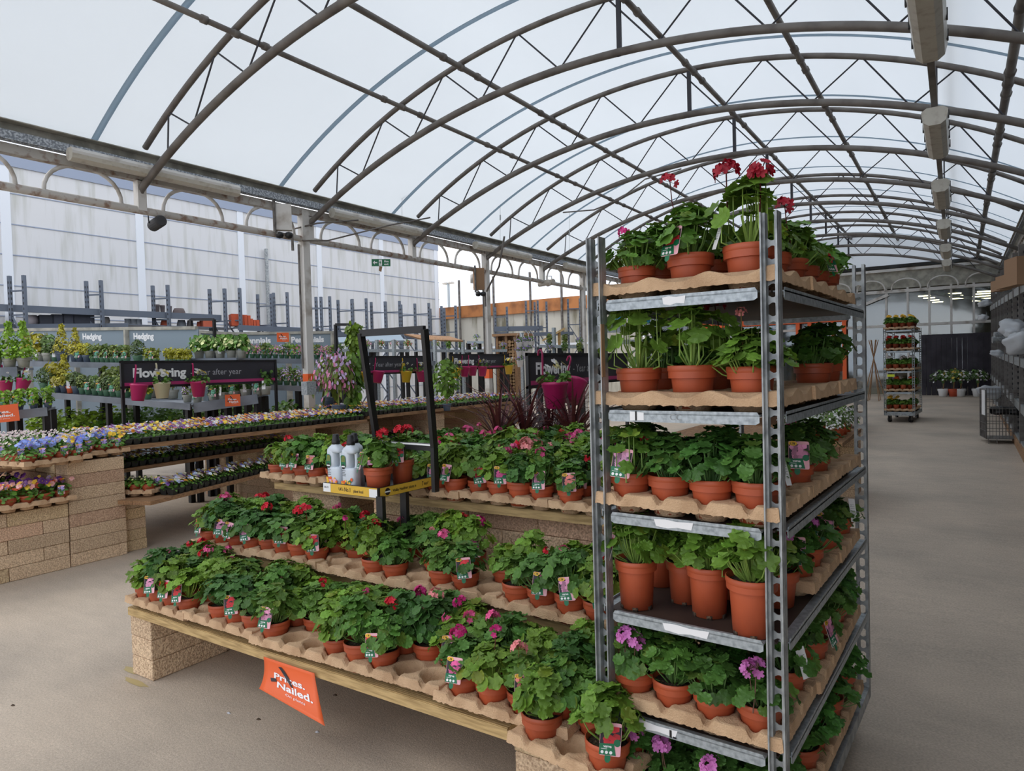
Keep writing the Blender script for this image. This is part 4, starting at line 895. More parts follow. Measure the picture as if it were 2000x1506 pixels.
# ------------------------------------------------------------------ black "Flowering" signs with hanging pots
def flowering(x, y0, y1, z0, z1, zleg, label, words=True):
    o = bpy.data.objects.new('flowering_sign', None); COL.objects.link(o); o['label'] = label; o['category'] = 'sign'; o['group'] = 'black flowering signs'
    b = B(); t_ = .022
    b.box(x-.012, x+.012, y0, y1, z1-t_, z1); b.box(x-.012, x+.012, y0, y1, z0, z0+t_)
    inst('frame', b.build('frame', 'black'), o)
    for y in (y0+.0, y1-.03): b = B(); b.box(x-.014, x+.014, y, y+.03, zleg, z1+.002); inst('leg', b.build('leg', 'black'), o)
    b = B(); b.box(x-.004, x+.004, y0+.02, y1-.02, z0+t_, z1-t_, 0); b.box(x+.004, x+.006, y0+.03, y1-.03, z0+t_+.004, z0+t_+.038, 1)
    H = z1-z0
    V, Fc = text_geo('Flowering', H*.46, .005, sx=1.12); b.add([(x+.0062, y0+.12+u, z0+H*.40+v) for u, v, _ in V], Fc, 2); wd = V[:, 0].max()
    V, Fc = text_geo('- Year after year', H*.34, 0, sx=1.0); b.add([(x+.0062, y0+.12+wd+.05+u, z0+H*.42+v) for u, v, _ in V], Fc, 3)
    inst('sign_panel', b.build('sign_panel', ['signblack', 'magenta', 'white', 'greyprint']), o)
def hang_pot_mesh():
    b = B(); r0, r1, h = .052, .078, .155
    b.lathe([(r0-.005, 0), (r0, .002), (r1-.004, h-.02), (r1, h-.018), (r1, h), (r1-.004, h), (r1-.006, h-.02)], 22, 0); b.disc((0, 0, .002), r0, 22, 0); b.disc((0, 0, h-.02), r1-.006, 22, 1)
    return b.build('pot', ['objcol', 'soil'], True)
HP = hang_pot_mesh()
def strap_mesh():
    b = B(); pts = [(0, -.078, .12), (0, -.080, .22), (0, -.082, .32), (0, -.072, .345), (0, -.058, .34), (0, -.052, .31)]
    for p, q in zip(pts[:-1], pts[1:]): b.bar(p, q, .016, .003, up=(0, 1, 0.01))
    return b.build('strap', 'objcol')
STRAP = strap_mesh()
MAGC, YELC, CRM = s2l(186, 40, 100), s2l(222, 182, 50), s2l(216, 208, 172)
def hang(x, y, z, col, cn, label, tilt=0, planted=True, strap=True, sc=1.0, yaw=PI/2):
    o = bpy.data.objects.new('hanging_pot', None); COL.objects.link(o); o.location = (x, y, z); o.rotation_euler = (0, tilt, yaw); o.scale = (sc,)*3; o['label'] = label; o['category'] = 'hanging pot'; o['group'] = 'hanging pots on the black signs'
    inst('pot', HP, o, color=col)
    if strap: inst('strap', STRAP, o, (0, .16, 0), (0, 0, 0), color=col)
    if planted:
        inst('foliage', random.choice(PACKG)[0], o, (0, 0, .09), (0, 0, random.uniform(0, 6)), (.95, 1.15, 1.3), color=(.8, .9, .7)); inst('blossom', pot_small, o, (0, 0, .06), (0, 0, random.uniform(0, 6)))
pot_small = pot_pansy(44, [(.85, .82, .5), (.8, .8, .85), (.9, .7, .1)], 8, .022)[1]
flowering(-7.3, 3.73, 5.67, 1.475, 1.765, .97, 'black Flowering sign with a pink band, nearest of those over the long viola table')
flowering(-7.3, 6.63, 8.56, 1.53, 1.81, 1.01, 'black Flowering sign seen partly through the empty poster frame')
flowering(-7.3, 9.22, 11.05, 1.56, 1.84, 1.0, 'small black Flowering sign farthest along the long viola table')
flowering(-2.83, 4.54, 6.45, 1.42, 1.70, .9, 'black Flowering sign half hidden behind the near trolley')
def ysgn(px, x=-7.22, py=740): v = (px-1000)/F*CR-(py-753)/F*CU+CW; q = np.array([0, 0, CH])+v*(x/v[0]); return q
for px, py, col, cn, tilt, pl, lb in [(269, 783, MAGC, 'magenta', .12, False, 'empty magenta pot hooked under the nearest Flowering sign'), (317, 778, CRM, 'cream', 0, True, 'cream pot hanging in front of the nearest Flowering sign'), (388, 775, MAGC, 'magenta', 0, True, 'magenta pot with leafy plant hanging right of the cream pot'),
                             (671, 757, YELC, 'yellow', .15, True, 'yellow pot hanging at the left end of the sign behind the poster frame'), (703, 750, YELC, 'yellow', .05, False, 'yellow pot hanging just left of the poster frame'), (737, 748, MAGC, 'magenta', .2, False, 'magenta pot seen inside the left part of the poster frame'), (793, 747, YELC, 'yellow', .1, True, 'yellow planted pot seen inside the poster frame'), (824, 746, MAGC, 'magenta', 0, True, 'magenta pot at the right upright of the poster frame'),
                             (890, 739, YELC, 'yellow', .15, True, 'yellow pot on the farthest Flowering sign, left end'), (907, 736, MAGC, 'magenta', .2, False, 'first magenta pot on the farthest Flowering sign'), (923, 734, MAGC, 'magenta', .05, False, 'middle magenta pot on the farthest Flowering sign'), (942, 735, MAGC, 'magenta', .1, True, 'planted magenta pot on the farthest Flowering sign'), (994, 731, YELC, 'yellow', 0, True, 'yellow pot at the right end of the farthest Flowering sign')]:
    q = ysgn(px, -7.20, py); hang(q[0], q[1], q[2], col, cn, lb, tilt, pl, sc=1.12)
q = P(1085, 798, 4.95); hang(q[0], q[1], q[2], s2l(176, 36, 96), 'magenta', 'large magenta pot hanging on the sign behind the near trolley', .0, True, sc=1.25)
q = P(1116, 786, 5.1); hang(q[0], q[1], q[2], s2l(176, 36, 96), 'magenta', 'second magenta pot tilted behind the large one near the trolley', .5, False, sc=1.15)
for k, (px, py) in enumerate(((12, 768), (40, 765))):
    q = P(px, py, 8.3); hang(q[0], q[1], q[2], s2l(176, 30, 90), 'magenta', ['dark magenta hanging pot cut by the left edge of the picture', 'dark magenta hanging pot near the left edge, tilted'][k], .3*k, True)
# ------------------------------------------------------------------ cordylines, lollipop shrub
def cordyline(seed, n=46, L=.42):
    R_ = random.Random(seed); b = B()
    for k in range(n):
        a = R_.uniform(0, 6.28); el = rad(R_.uniform(35, 88)); l = L*R_.uniform(.6, 1.1); p = np.array([0, 0, .1]); d = np.array([math.cos(el)*math.cos(a), math.cos(el)*math.sin(a), math.sin(el)]); s_ = np.array([-math.sin(a), math.cos(a), 0]); V = []; m = 6; w = R_.uniform(.006, .010)
        for i in range(m+1):
            t_ = i/m; q = p+d*l*t_+np.array([math.cos(a), math.sin(a), 0])*l*.25*t_*t_-np.array([0, 0, 1])*l*.20*t_**3; ww = w*(1-t_**2.2)+.0006; V += [q-s_*ww, q+np.array([0, 0, -.002]), q+s_*ww]
        c = R_.uniform(.6, 1.5); b.add(V, [(3*i+j, 3*i+j+1, 3*i+j+4, 3*i+j+3) for i in range(m) for j in (0, 1)], 0, (c, c*R_.uniform(.8, 1.1), c))
    return b.build('foliage', 'cordy', True)
CD = [cordyline(1), cordyline(2)]
for k, (px, py, d, s_) in enumerate([(975, 862, 4.9, 1.35), (1025, 870, 5.0, 1.5), (1075, 868, 5.1, 1.2), (1120, 862, 4.9, 1.35)]):
    q = P(px, py, d); o = bpy.data.objects.new('potted_cordyline', None); COL.objects.link(o); o.location = (q[0], q[1], .895); o.scale = (s_,)*3; o.rotation_euler = (0, 0, k); o['label'] = 'dark red spiky cordyline on the geranium island, %s from the left' % ordn(k); o['category'] = 'potted plant'; o['group'] = 'red cordylines'
    inst('pot', POT, o); inst('foliage', CD[k % 2], o)
# leaf clouds for shrubs
def cloud(seed, shape, n, L, H, W, bloom=None, nb=0):
    R_ = random.Random(seed); b = B()
    for k in range(n):
        a = R_.uniform(0, 6.28); t_ = R_.random()
        if shape == 'ball': z = (R_.random()); r = W*math.sqrt(max(0, 1-(2*z-1)**2))*R_.uniform(.7, 1)
        elif shape == 'cone': z = t_**1.3; r = W*(1-z)*R_.uniform(.75, 1.05)+.01
        elif shape == 'upright': z = R_.random(); r = W*(.55+.45*z)*R_.random()**.4
        else: z = .3+.7*R_.random(); r = W*R_.random()**.5; z *= (1-(r/W)**2*.35)
        V, Fc = small_leaf(L*R_.uniform(.7, 1.3)); c = R_.uniform(.55, 1.4); col = (c, c, c); m = 0
        if k < nb: V, Fc = small_leaf(L*.8); col = np.array(bloom)*R_.uniform(.8, 1.15); m = 1; r *= 1.03; z = min(1.02, z*1.02)
        b.add(V@frame_to([math.cos(a), math.sin(a), R_.uniform(.1, 1.1)], R_.uniform(0, 6)).T+np.array([r*math.cos(a), r*math.sin(a), H*z]), Fc, m, col)
    b.tube([(0, 0, -.03), (0, 0, H*.5)], .006, 5, 2); return b.build('foliage', ['leaf', 'petal_t', 'stem'], True)
CL = {'ball': [cloud(i, 'ball', 260, .030, .22, .11) for i in range(2)], 'cone': [cloud(5+i, 'cone', 300, .030, .36, .12) for i in range(2)], 'up': [cloud(9+i, 'upright', 150, .04, .20, .09) for i in range(3)],
      'daisy': [cloud(15+i, 'dome', 200, .035, .22, .14, (.85, .85, .84), 80) for i in range(2)], 'ydaisy': [cloud(18, 'dome', 200, .035, .22, .14, (.85, .65, .12), 90)],
      'hyd': [cloud(25, 'dome', 130, .07, .22, .14, (.80, .84, .40), 40)], 'pinkf': [cloud(27+i, 'dome', 190, .03, .18, .13, [(.75, .25, .45), (.6, .45, .7)][i], 90) for i in range(2)], 'redf': [cloud(31, 'dome', 150, .035, .18, .12, (.7, .04, .05), 40)], 'purf': [cloud(33, 'dome', 150, .03, .15, .12, (.35, .22, .62), 60)]}
GP = pot_mesh(.075, .12, .055, 'pot', mat='objcol')
def shrub(p, kind, sc, green, potcol, label, group, potsc=1.0, card=None, name='potted_shrub'):
    o = bpy.data.objects.new(name, None); COL.objects.link(o); o.location = tuple(p); o['label'] = label; o['category'] = 'potted plant'; o['group'] = group; o.rotation_euler = (0, 0, random.uniform(-.3, .3))
    inst('pot', GP, o, sc=potsc, color=potcol); inst('foliage', random.choice(CL[kind]), o, (0, 0, .115*potsc), (0, 0, random.uniform(0, 6)), sc, color=green)
    if card is not None:
        q = .085*potsc; inst('plant_label', WCARD if card == 2 else CARD[0], o, (.5*q, -.8*q, .07), (rad(85), 0, random.uniform(.2, .9)), 1.2, color=(.2, .6, .4))
GREY, DGRN, NAVY, TERR = s2l(150, 150, 140), s2l(74, 112, 84), s2l(72, 84, 100), s2l(206, 92, 52)
YG, DG, BG_, MG = (2.9, 1.35, .5), (.6, .5, .8), (.9, .8, 1.0), (1.3, .9, .9)
def board(a, b_, h, t_, m, name, parent=None, **k):       # board between two points, top at their height
    b = B(); b.bar(np.array(a)-np.array([0, 0, h/2]), np.array(b_)-np.array([0, 0, h/2]), t_, h); return inst(name, b.build(name, m), parent, **k)
def lerp(a, b_, t_): return np.array(a)*(1-t_)+np.array(b_)*t_
def shelf_unit(name, pts, depth, label, mat='grey_timber', lip=.08, deck=.03, legs=True):
    """pts: list of (front-left point, front-right point); the shelf runs back by depth"""
    o = bpy.data.objects.new(name, None); COL.objects.link(o); o['label'] = label; o['category'] = 'display bench'
    for k, (a, c) in enumerate(pts):
        a = np.array(a); c = np.array(c); d = (c-a)/np.linalg.norm(c-a); nn = np.array([-d[1], d[0], 0]); nn /= np.linalg.norm(nn)
        if nn[1] < 0: nn = -nn
        b = B(); b.add([a+np.array([0, 0, -deck]), c+np.array([0, 0, -deck]), c+nn*depth+np.array([0, 0, -deck]), a+nn*depth+np.array([0, 0, -deck]), a+np.array([0, 0, -.004]), c+np.array([0, 0, -.004]), c+nn*depth+np.array([0, 0, -.004]), a+nn*depth+np.array([0, 0, -.004])], [(3, 2, 1, 0), (4, 5, 6, 7), (0, 1, 5, 4), (1, 2, 6, 5), (2, 3, 7, 6), (3, 0, 4, 7)])
        inst('shelf', b.build('shelf', mat), o); b = B(); b.bar(a-np.array([0, 0, lip/2-.01]), c-np.array([0, 0, lip/2-.01]), .02, lip); inst('front_board', b.build('front_board', mat), o)
        if legs:
            for t_ in (.03, .5, .97):
                for w in (.05, depth-.05):
                    q = lerp(a, c, t_)+nn*w; b = B(); b.box(q[0]-.03, q[0]+.03, q[1]-.03, q[1]+.03, 0, q[2]-deck); inst('leg', b.build('leg', 'black'), o)
    return o
random.seed(13)
a1, c1 = P(-30, 705, 10.7), P(455, 714, 9.0); a2, c2 = P(60, 765, 9.7), P(372, 790, 8.4)
shelf_unit('hedging_bench', [(a1, c1)], .45, 'upper grey shelf of conifers and hedging in front of the Hedging boards')
shelf_unit('hedging_bench', [(a2, c2)], .5, 'lower grey shelf of hedging plants below the row of conifers')
def along(a, c, px0, px1, n, y0=None):    # n points between two picture columns on the shelf line
    out = []
    for px in np.linspace(px0, px1, n):
        best = min(np.linspace(-.2, 1.3, 301), key=lambda t_: abs((lambda q: 1000+F*(q@CR)/(q@CW)-px)(lerp(a, c, t_)-np.array([0, 0, CH])))); out.append(lerp(a, c, best)+np.array([.03, .16, 0]))
    return out
L1 = [(28, 'cone', .95, YG, GREY, 1.05, 2), (52, 'up', 1.4, YG, GREY, 1.15, 2), (70, 'up', 1.3, BG_, GREY, 1.1, None), (84, 'ball', .95, DG, DGRN, .9, 2), (99, 'cone', 1.1, YG, NAVY, 1.35, None), (124, 'cone', 1.05, YG, NAVY, 1.0, None), (133, 'ball', .8, (3.4, 1.6, .4), NAVY, .9, 0), (146, 'ball', .8, (3.0, 1.5, .5), NAVY, .9, None)]
L1 += [(158+9.4*k, 'up', .8+.1*random.random(), MG if k % 3 else BG_, DGRN, .7, 0 if k % 2 else None) for k in range(8)]+[(246, 'ball', .95, DG, DGRN, .95, None)]+[(264+9*k, 'up', .7, (2.0, 1.2, .6), DGRN, .6, 0 if k % 2 else None) for k in range(3)]+[(304+8*k, 'up', .72, (3.0, 1.5, .5), DGRN, .55, None) for k in range(6)]
for k, (px, kd, sc, g, pc, ps, cd) in enumerate(L1):
    q = along(a1, c1, px, px, 1)[0]; shrub(q, kd, sc, g, pc, 'potted %s, %s from the left on the upper hedging shelf' % ({'cone': 'conifer', 'ball': 'clipped evergreen', 'up': 'hedging plant'}[kd], ordn(k)), 'hedging on the upper shelf', ps, cd)
L2 = [(62, 'ball', 1.0, DG, DGRN, 1.0, None), (76, 'ball', .85, DG, DGRN, .8, 0), (88, 'up', 1.5, YG, NAVY, .9, 2), (102, 'cone', 1.15, YG, NAVY, .95, None), (113, 'up', .9, MG, TERR, .85, 2), (124, 'ball', .85, DG, NAVY, .9, None)]+[(136+12*k, 'up' if k % 2 else 'ball', .8, [MG, DG, BG_][k % 3], DGRN, .75, 0 if k % 2 else None) for k in range(8)]+[(240, 'up', 1.1, (3, 1.6, .4), DGRN, .8, None), (262, 'up', .9, (2.4, 1.4, .5), DGRN, .7, 0), (340, 'pinkf', .6, MG, GREY, .8, None), (360, 'up', .8, BG_, GREY, .8, 0)]
for k, (px, kd, sc, g, pc, ps, cd) in enumerate(L2):
    q = along(a2, c2, px, px, 1)[0]; shrub(q, kd, sc, g, pc, 'potted %s, %s from the left on the lower hedging shelf' % ({'cone': 'conifer', 'ball': 'clipped evergreen', 'up': 'hedging plant', 'pinkf': 'pink-flowered plant'}[kd], ordn(k)), 'hedging on the lower shelf', ps, cd)
for k in range(8):                      # second rank behind, showing over the first
    q = along(a2, c2, 150+18*k, 150+18*k, 1)[0]+np.array([-.05, .28, 0]); kd = 'pinkf' if k > 2 else 'up'; shrub(q, kd, 1.25, MG, GREY, 'taller %s plant, %s in the rear rank of the lower hedging shelf' % ('pink and white' if k > 2 else 'green', ordn(k)), 'rear rank of the lower hedging shelf')
# ground level greenery under the tiers (one dark bed nobody could count)
def bed(name, a, c, depth, h, n, mats, cols, label, cat='ground cover'):
    R_ = random.Random(n); b = B(); a = np.array(a); c = np.array(c); d = c-a; nn = np.array([-d[1], d[0], 0]); nn /= np.linalg.norm(nn)
    if nn[1] < 0: nn = -nn
    for k in range(n):
        t_, w = R_.random(), R_.random(); V, Fc = small_leaf(R_.uniform(.04, .075)); cc = np.array(cols[int(t_*len(cols)) % len(cols)])*R_.uniform(.6, 1.3)
        b.add(V@frame_to([R_.gauss(0, .6), R_.gauss(-.3, .6), 1], R_.uniform(0, 6)).T+a+d*t_+nn*depth*w+np.array([0, 0, h*R_.random()*(.6+.4*math.sin(t_*23)**2)]), Fc, 0, cc)
    return inst(name, b.build(name, mats, True), label=label, cat=cat, kind='stuff')
bed('low_greenery', P(40, 830, 9.3)*[1, 1, 0]+[0, 0, .80], P(600, 800, 9.6)*[1, 1, 0]+[0, 0, .80], 1.0, .36, 5200, 'leaf', [(1.6, 1.3, .5), (.6, .7, .4), (.9, .9, .5), (.7, .8, .6)], 'low yellow and dark green plants crowded on the low tier below the hedging shelves')
# left cut-off grey tier with fuchsias
ga, gc = P(-60, 812, 7.6), P(92, 797, 7.9)
shelf_unit('grey_bench', [(ga, gc)], .5, 'dark grey bench cut by the left edge with leafy packs in green sleeves', lip=.10)
gb, gd = P(-60, 722, 8.2), P(34, 718, 8.3); shelf_unit('grey_bench', [(gb, gd)], .4, 'small grey upper shelf at the left edge behind the magenta pots', legs=False, lip=.12)
for k in range(5):
    q = lerp(ga, gc, .1+.19*k)+np.array([0, .12, 0]); shrub(q, 'up', .85, (1.5, 1.4, .6), NAVY, 'bushy plant in green sleeve, %s on the grey bench at left edge' % ordn(k), 'sleeved plants at the left edge', .6, 0)
for k in range(3):
    q = lerp(gb, gd, .3+.3*k)+np.array([0, .12, 0]); shrub(q, 'cone' if k else 'up', 1.2, (1.6, 1.5, .5), GREY, 'yellow-green shrub at the left edge upper shelf, %s from left' % ordn(k), 'shrubs at the left edge', 1)
M4 = basis((c := (gc-ga)/np.linalg.norm(gc-ga)), (0, 0, 1), tuple(P(-34, 829, 7.5))); price_card('orange Prices Nailed card cut by the left edge of the picture', M4, .34, .19)
# corner display with hydrangeas
h1a, h1c = P(330, 778, 8.75), P(378, 789, 8.45); h2a, h2c = P(378, 789, 8.45), P(503, 771, 8.5)
shelf_unit('grey_bench', [(h2a, h2c)], .45, 'grey angled bench with hydrangeas behind the nearest Flowering sign', lip=.12)
hu, hv = P(352, 702, 9.6), P(462, 700, 9.5); shelf_unit('grey_bench', [(hu, hv)], .4, 'upper grey shelf of pale green hydrangeas above the nearest Flowering sign')
for k, px in enumerate((366, 387, 408, 430, 450)):
    q = along(hu, hv, px, px, 1)[0]; shrub(q, 'hyd', .95, (.8, .95, .6), GREY, 'pale green hydrangea above the Flowering sign, %s from the left' % ordn(k), 'hydrangeas above the sign', .95, 2 if k == 2 else None)
for k, px in enumerate((392, 412, 434, 455, 478, 495)):
    q = along(h2a, h2c, px, px, 1)[0]; shrub(q, 'up', 1.0, (.75, .85, .7), GREY, 'leafy plant in a grey pot behind the nearest sign, %s from the left' % ordn(k), 'plants on the angled bench', .9, 2 if k % 2 else 0)
M4 = basis((.55, .84, 0), (0, 0, 1), tuple(P(440, 794, 8.2))); price_card('small orange Prices Nailed card below the nearest Flowering sign', M4, .17, .14)
# perennials benches
p1a, p1c = P(455, 700, 10.9), P(850, 706, 11.6); p2a, p2c = P(505, 752, 10.2), P(660, 758, 10.6)
shelf_unit('grey_bench', [(p1a, p1c)], .5, 'grey shelf of flowering perennials behind the white post'); shelf_unit('grey_bench', [(p2a, p2c)], .5, 'lower grey shelf of perennials behind the orange-banded post')
for k in range(17):
    px = 462+11.5*k; q = along(p1a, p1c, px, px, 1)[0]; kd = ['up', 'pinkf', 'pinkf', 'up'][k % 4]; shrub(q, kd, .85, [MG, BG_, (1.6, 1.5, .7)][k % 3], DGRN, '%s perennial, %s from the left on the shelf behind the white post' % ('pink-flowered' if kd == 'pinkf' else 'green leafy', ordn(k)), 'perennials behind the post', .6, 0)
for k in range(10):
    px = 512+14.5*k; q = along(p2a, p2c, px, px, 1)[0]; kd = ['pinkf', 'up'][k % 2]; shrub(q, kd, 1.0, [MG, BG_][k % 2], DGRN, '%s perennial, %s from the left on the lower shelf behind the post' % ('pink-flowered' if kd == 'pinkf' else 'green leafy', ordn(k)), 'perennials on the lower shelf', .7, 0)
for k, (px, py, d, H, W, g, kd, lb) in enumerate([(690, 700, 10.5, 1.2, 1.4, (1.3, 1.1, .5), 'up', 'trailing yellow-green climber in the small black frame'), (662, 790, 8.8, 1.9, 1.5, (1.2, .85, .8), 'pinkf', 'tall airy shrub with pale pink leaves left of the second Flowering sign'), (640, 775, 9.3, 1.7, 1.5, (1.1, .8, .8), 'pinkf', 'pinkish shrub behind the grey junction box on the post'), (690, 790, 9.0, 1.6, 1.5, (1, 1, .7), 'up', 'leafy shrub below the second Flowering sign')]):
    q = P(px, py, d); o = bpy.data.objects.new('shrub', None); COL.objects.link(o); o.location = (q[0], q[1], q[2]-.15); o['label'] = lb; o['category'] = 'shrub'
    inst('pot', GP, o, sc=1.2, color=NAVY); inst('foliage', CL[kd][0], o, (0, 0, .12), (0, 0, k), (W*1.1, W*1.1, H*1.9), color=g); inst('foliage', CL[kd][-1], o, (.05, 0, .3), (0, 0, k+2), (W, W, H*1.5), color=g)
q = P(872, 762, 9.3); o = bpy.data.objects.new('standard_tree', None); COL.objects.link(o); o.location = (q[0], q[1], 1.02); o['label'] = 'small round-headed tree in a pot on the viola table near the farthest sign'; o['category'] = 'potted plant'
inst('pot', GP, o, color=NAVY, sc=.8); b = B(); b.tube([(0, 0, .05), (.01, 0, .3)], .01, 6); inst('trunk', b.build('trunk', 'wood_y'), o); inst('foliage', CL['ball'][0], o, (0, 0, .22), sc=(1.9, 1.9, 2.1), color=(1.1, 1.05, .7))
# boards behind: Hedging / Perennials
def wall_boards(a, c, h, posts, words, mat, name, label):
    o = bpy.data.objects.new(name, None); COL.objects.link(o); o['label'] = label; o['category'] = 'sign board'
    a = np.array(a); c = np.array(c); d = (c-a)/np.linalg.norm(c-a); up = np.array([0, 0, 1.]); n_ = np.cross(d, up); L = np.linalg.norm(c-a)
    b = B(); b.bar(a-up*h/2, c-up*h/2, .02, h); inst('board', b.build('board', mat), o)
    b = B(); b.bar(a+up*.02-n_*.0, c+up*.02, .06, .05); inst('top_rail', b.build('top_rail', 'gutter'), o)
    for t_ in posts: q = a+d*L*t_+n_*.02; b = B(); b.bar(q-up*h, q, .05, .10, up=(0, 1, 0)); inst('board_post', b.build('board_post', 'gutter'), o)
    for w, t_, sz in words:
        V, Fc = text_geo(w, sz, .006); b = B(); b.add([a+d*(L*t_+x)+up*(y-.05-sz*.75)+n_*.014 for x, y, _ in V], Fc); inst('lettering', b.build('lettering', 'white'), o)
A1, C1 = P(-20, 647, 12.2), P(384, 643, 10.6)
wall_boards(A1, C1, 2.1, [.10+.0, .40-.18, .46, .70], [('Hedging', .245, .13), ('Hedging', .485, .13), ('Hedging', .725, .13)], 'blueboard', 'hedging_board', 'long slate-blue board lettered Hedging three times behind the conifers')
A2, C2 = P(455, 654, 12.6), P(654, 651, 13.4)
wall_boards(A2, C2, 2.0, [.0, .52, .98], [('Perennials', .02, .15), ('Perennials', .55, .15)], 'blueboard', 'perennials_board', 'slate-blue board lettered Perennials behind the white post')
wall_boards(P(384, 650, 11.9), P(455, 654, 12.4), 2.0, [.0, .5], [], 'blueboard', 'blank_board', 'short plain slate-blue board between the Hedging and Perennials boards')
M4 = basis((.5, .86, 0), (0, 0, 1), tuple(P(541, 668, 11.8))); price_card('small orange Prices Nailed card on the Perennials board', M4, .20, .16)
for k, (x0, x1, y0, d, lb) in enumerate([(373, 418, 624, 10.8, 'black open frame standing between the Hedging and Perennials boards'), (655, 684, 634, 10.8, 'small black frame above the trailing climber')]):
    b = B(); p, q = P(x0, y0, d), P(x1, y0, d); r_, s_ = p*[1, 1, 0]+[0, 0, fz(p[1])], q*[1, 1, 0]+[0, 0, fz(q[1])]
    for u, v in ((p, q), (p, r_), (q, s_)): b.bar(u, v, .04, .04)
    inst('open_frame', b.build('open_frame', 'black'), label=lb, cat='frame')
b = B(); q = P(603, 758, 8.25); b.box(q[0]-.05, q[0]+.05, q[1]-.07, q[1]+.07, q[2]-.08, q[2]+.08); inst('junction_box', b.build('junction_box', 'steel_light'), label='grey junction box on the orange-banded post', cat='electrical box')
# ------------------------------------------------------------------ pallet racking in the yard
random.seed(31)
def frame_mesh(W, H, m='rack'):
    b = B()
    for x in (0, W):
        b.box(x-.035, x+.035, -.03, .03, 0, H, 0)
        z = .15
        while z < H-.05: b.box(x+.035 if x == 0 else x-.037, x+.037 if x == 0 else x-.035, -.012, .012, z, z+.05, 1); b.box(x-.012, x+.012, -.032, -.030, z, z+.045, 1); z += .10
    z = .2; k = 0; b.box(0, W, -.01, .01, H-.30, H-.27); b.box(0, W, -.01, .01, H-.75, H-.72)
    z = H-.72
    while z > .5: b.bar((0 if k % 2 == 0 else W, 0, z), (W if k % 2 == 0 else 0, 0, z-.55), .025, .03); z -= .55; k += 1
    return b.build('rack_frame', [m, 'black'])
FR = frame_mesh(.42, 3.4)
def rack_at(px, py, d, label, H=3.4, yaw=rad(25), group='empty pallet rack frames', W=1.0):
    p = P(px, py, d); inst('pallet_rack_frame', FR, loc=(p[0], p[1], p[2]-H), rot=(0, 0, yaw), sc=(W, 1, 1), label=label, cat='racking', group=group)
fx = [(18, 539), (168, 549), (298, 558), (409, 565), (438, 564), (503, 575), (534, 572), (600, 581), (617, 580), (660, 586), (688, 584), (725, 590), (753, 589), (783, 595), (810, 593), (840, 603), (862, 598)]
for k, (px, py) in enumerate(fx):
    d = 12.7+.0068*px if px < 780 else 17.5+(px-780)*.02
    rack_at(px, py, d, 'empty steel rack frame before the white warehouse wall, %s from the left' % ordn(k), W=(26 if px < 500 else 23)/1338*d/.42/.82)
for k, (px, py) in enumerate([(967, 600), (1027, 588), (1044, 590), (1109, 584)]):
    rack_at(px, py, 19.5, 'steel rack frame before the stained concrete yard wall, %s from the left' % ordn(k), W=.8)
def beam(x0, y0, d0, x1, y1, d1, h, label, m='rack'):
    b = B(); b.bar(P(x0, y0, d0), P(x1, y1, d1), .05, h); return inst('rack_beam', b.build('rack_beam', m), label=label, cat='racking', group='pallet rack beams')
beam(-20, 600, 12.7, 432, 621, 15.5, .13, 'upper galvanised rack beam running behind the dark planters')
beam(-20, 640, 12.7, 250, 637, 14.2, .12, 'lower rack beam just above the Hedging boards')
beam(465, 640, 15.6, 610, 646, 16.5, .12, 'rack beam carrying the row of terracotta planters')
beam(620, 652, 16.6, 862, 660, 19.2, .12, 'low rack beam behind the climbers and the poster frame')
beam(965, 643, 19.5, 1060, 641, 19.5, .14, 'double rack beam before the concrete yard wall')
beam(965, 655, 19.4, 1120, 651, 19.5, .10, 'lower rack beam before the concrete yard wall')
BEAMS = {'up': (P(-20, 596, 12.7), P(432, 616, 15.5)), 'low': (P(-20, 636, 12.7), P(250, 633, 14.2)), 'low2': (P(250, 633, 14.2), P(465, 640, 15.6)), 'terra': (P(465, 636, 15.6), P(610, 642, 16.5))}
for nm_, (a_, c_) in BEAMS.items():
    n2 = np.array([-(c_-a_)[1], (c_-a_)[0], 0]); n2 /= np.linalg.norm(n2); n2 = n2 if n2[0] < 0 else -n2
    b = B(); k2 = [a_+n2*.04, c_+n2*.04, c_+n2*.85, a_+n2*.85]; b.add(k2, [(0, 1, 2, 3)]); inst('rack_deck', b.build('rack_deck', 'rack', solid=.015), label={'up': 'upper deck of the yard racking under the dark upturned bowls', 'low': 'lower deck of the yard racking under the black planters', 'low2': 'lower deck of the yard racking under the upturned grey pots', 'terra': 'rack deck under the row of terracotta planters'}[nm_], cat='shelf')
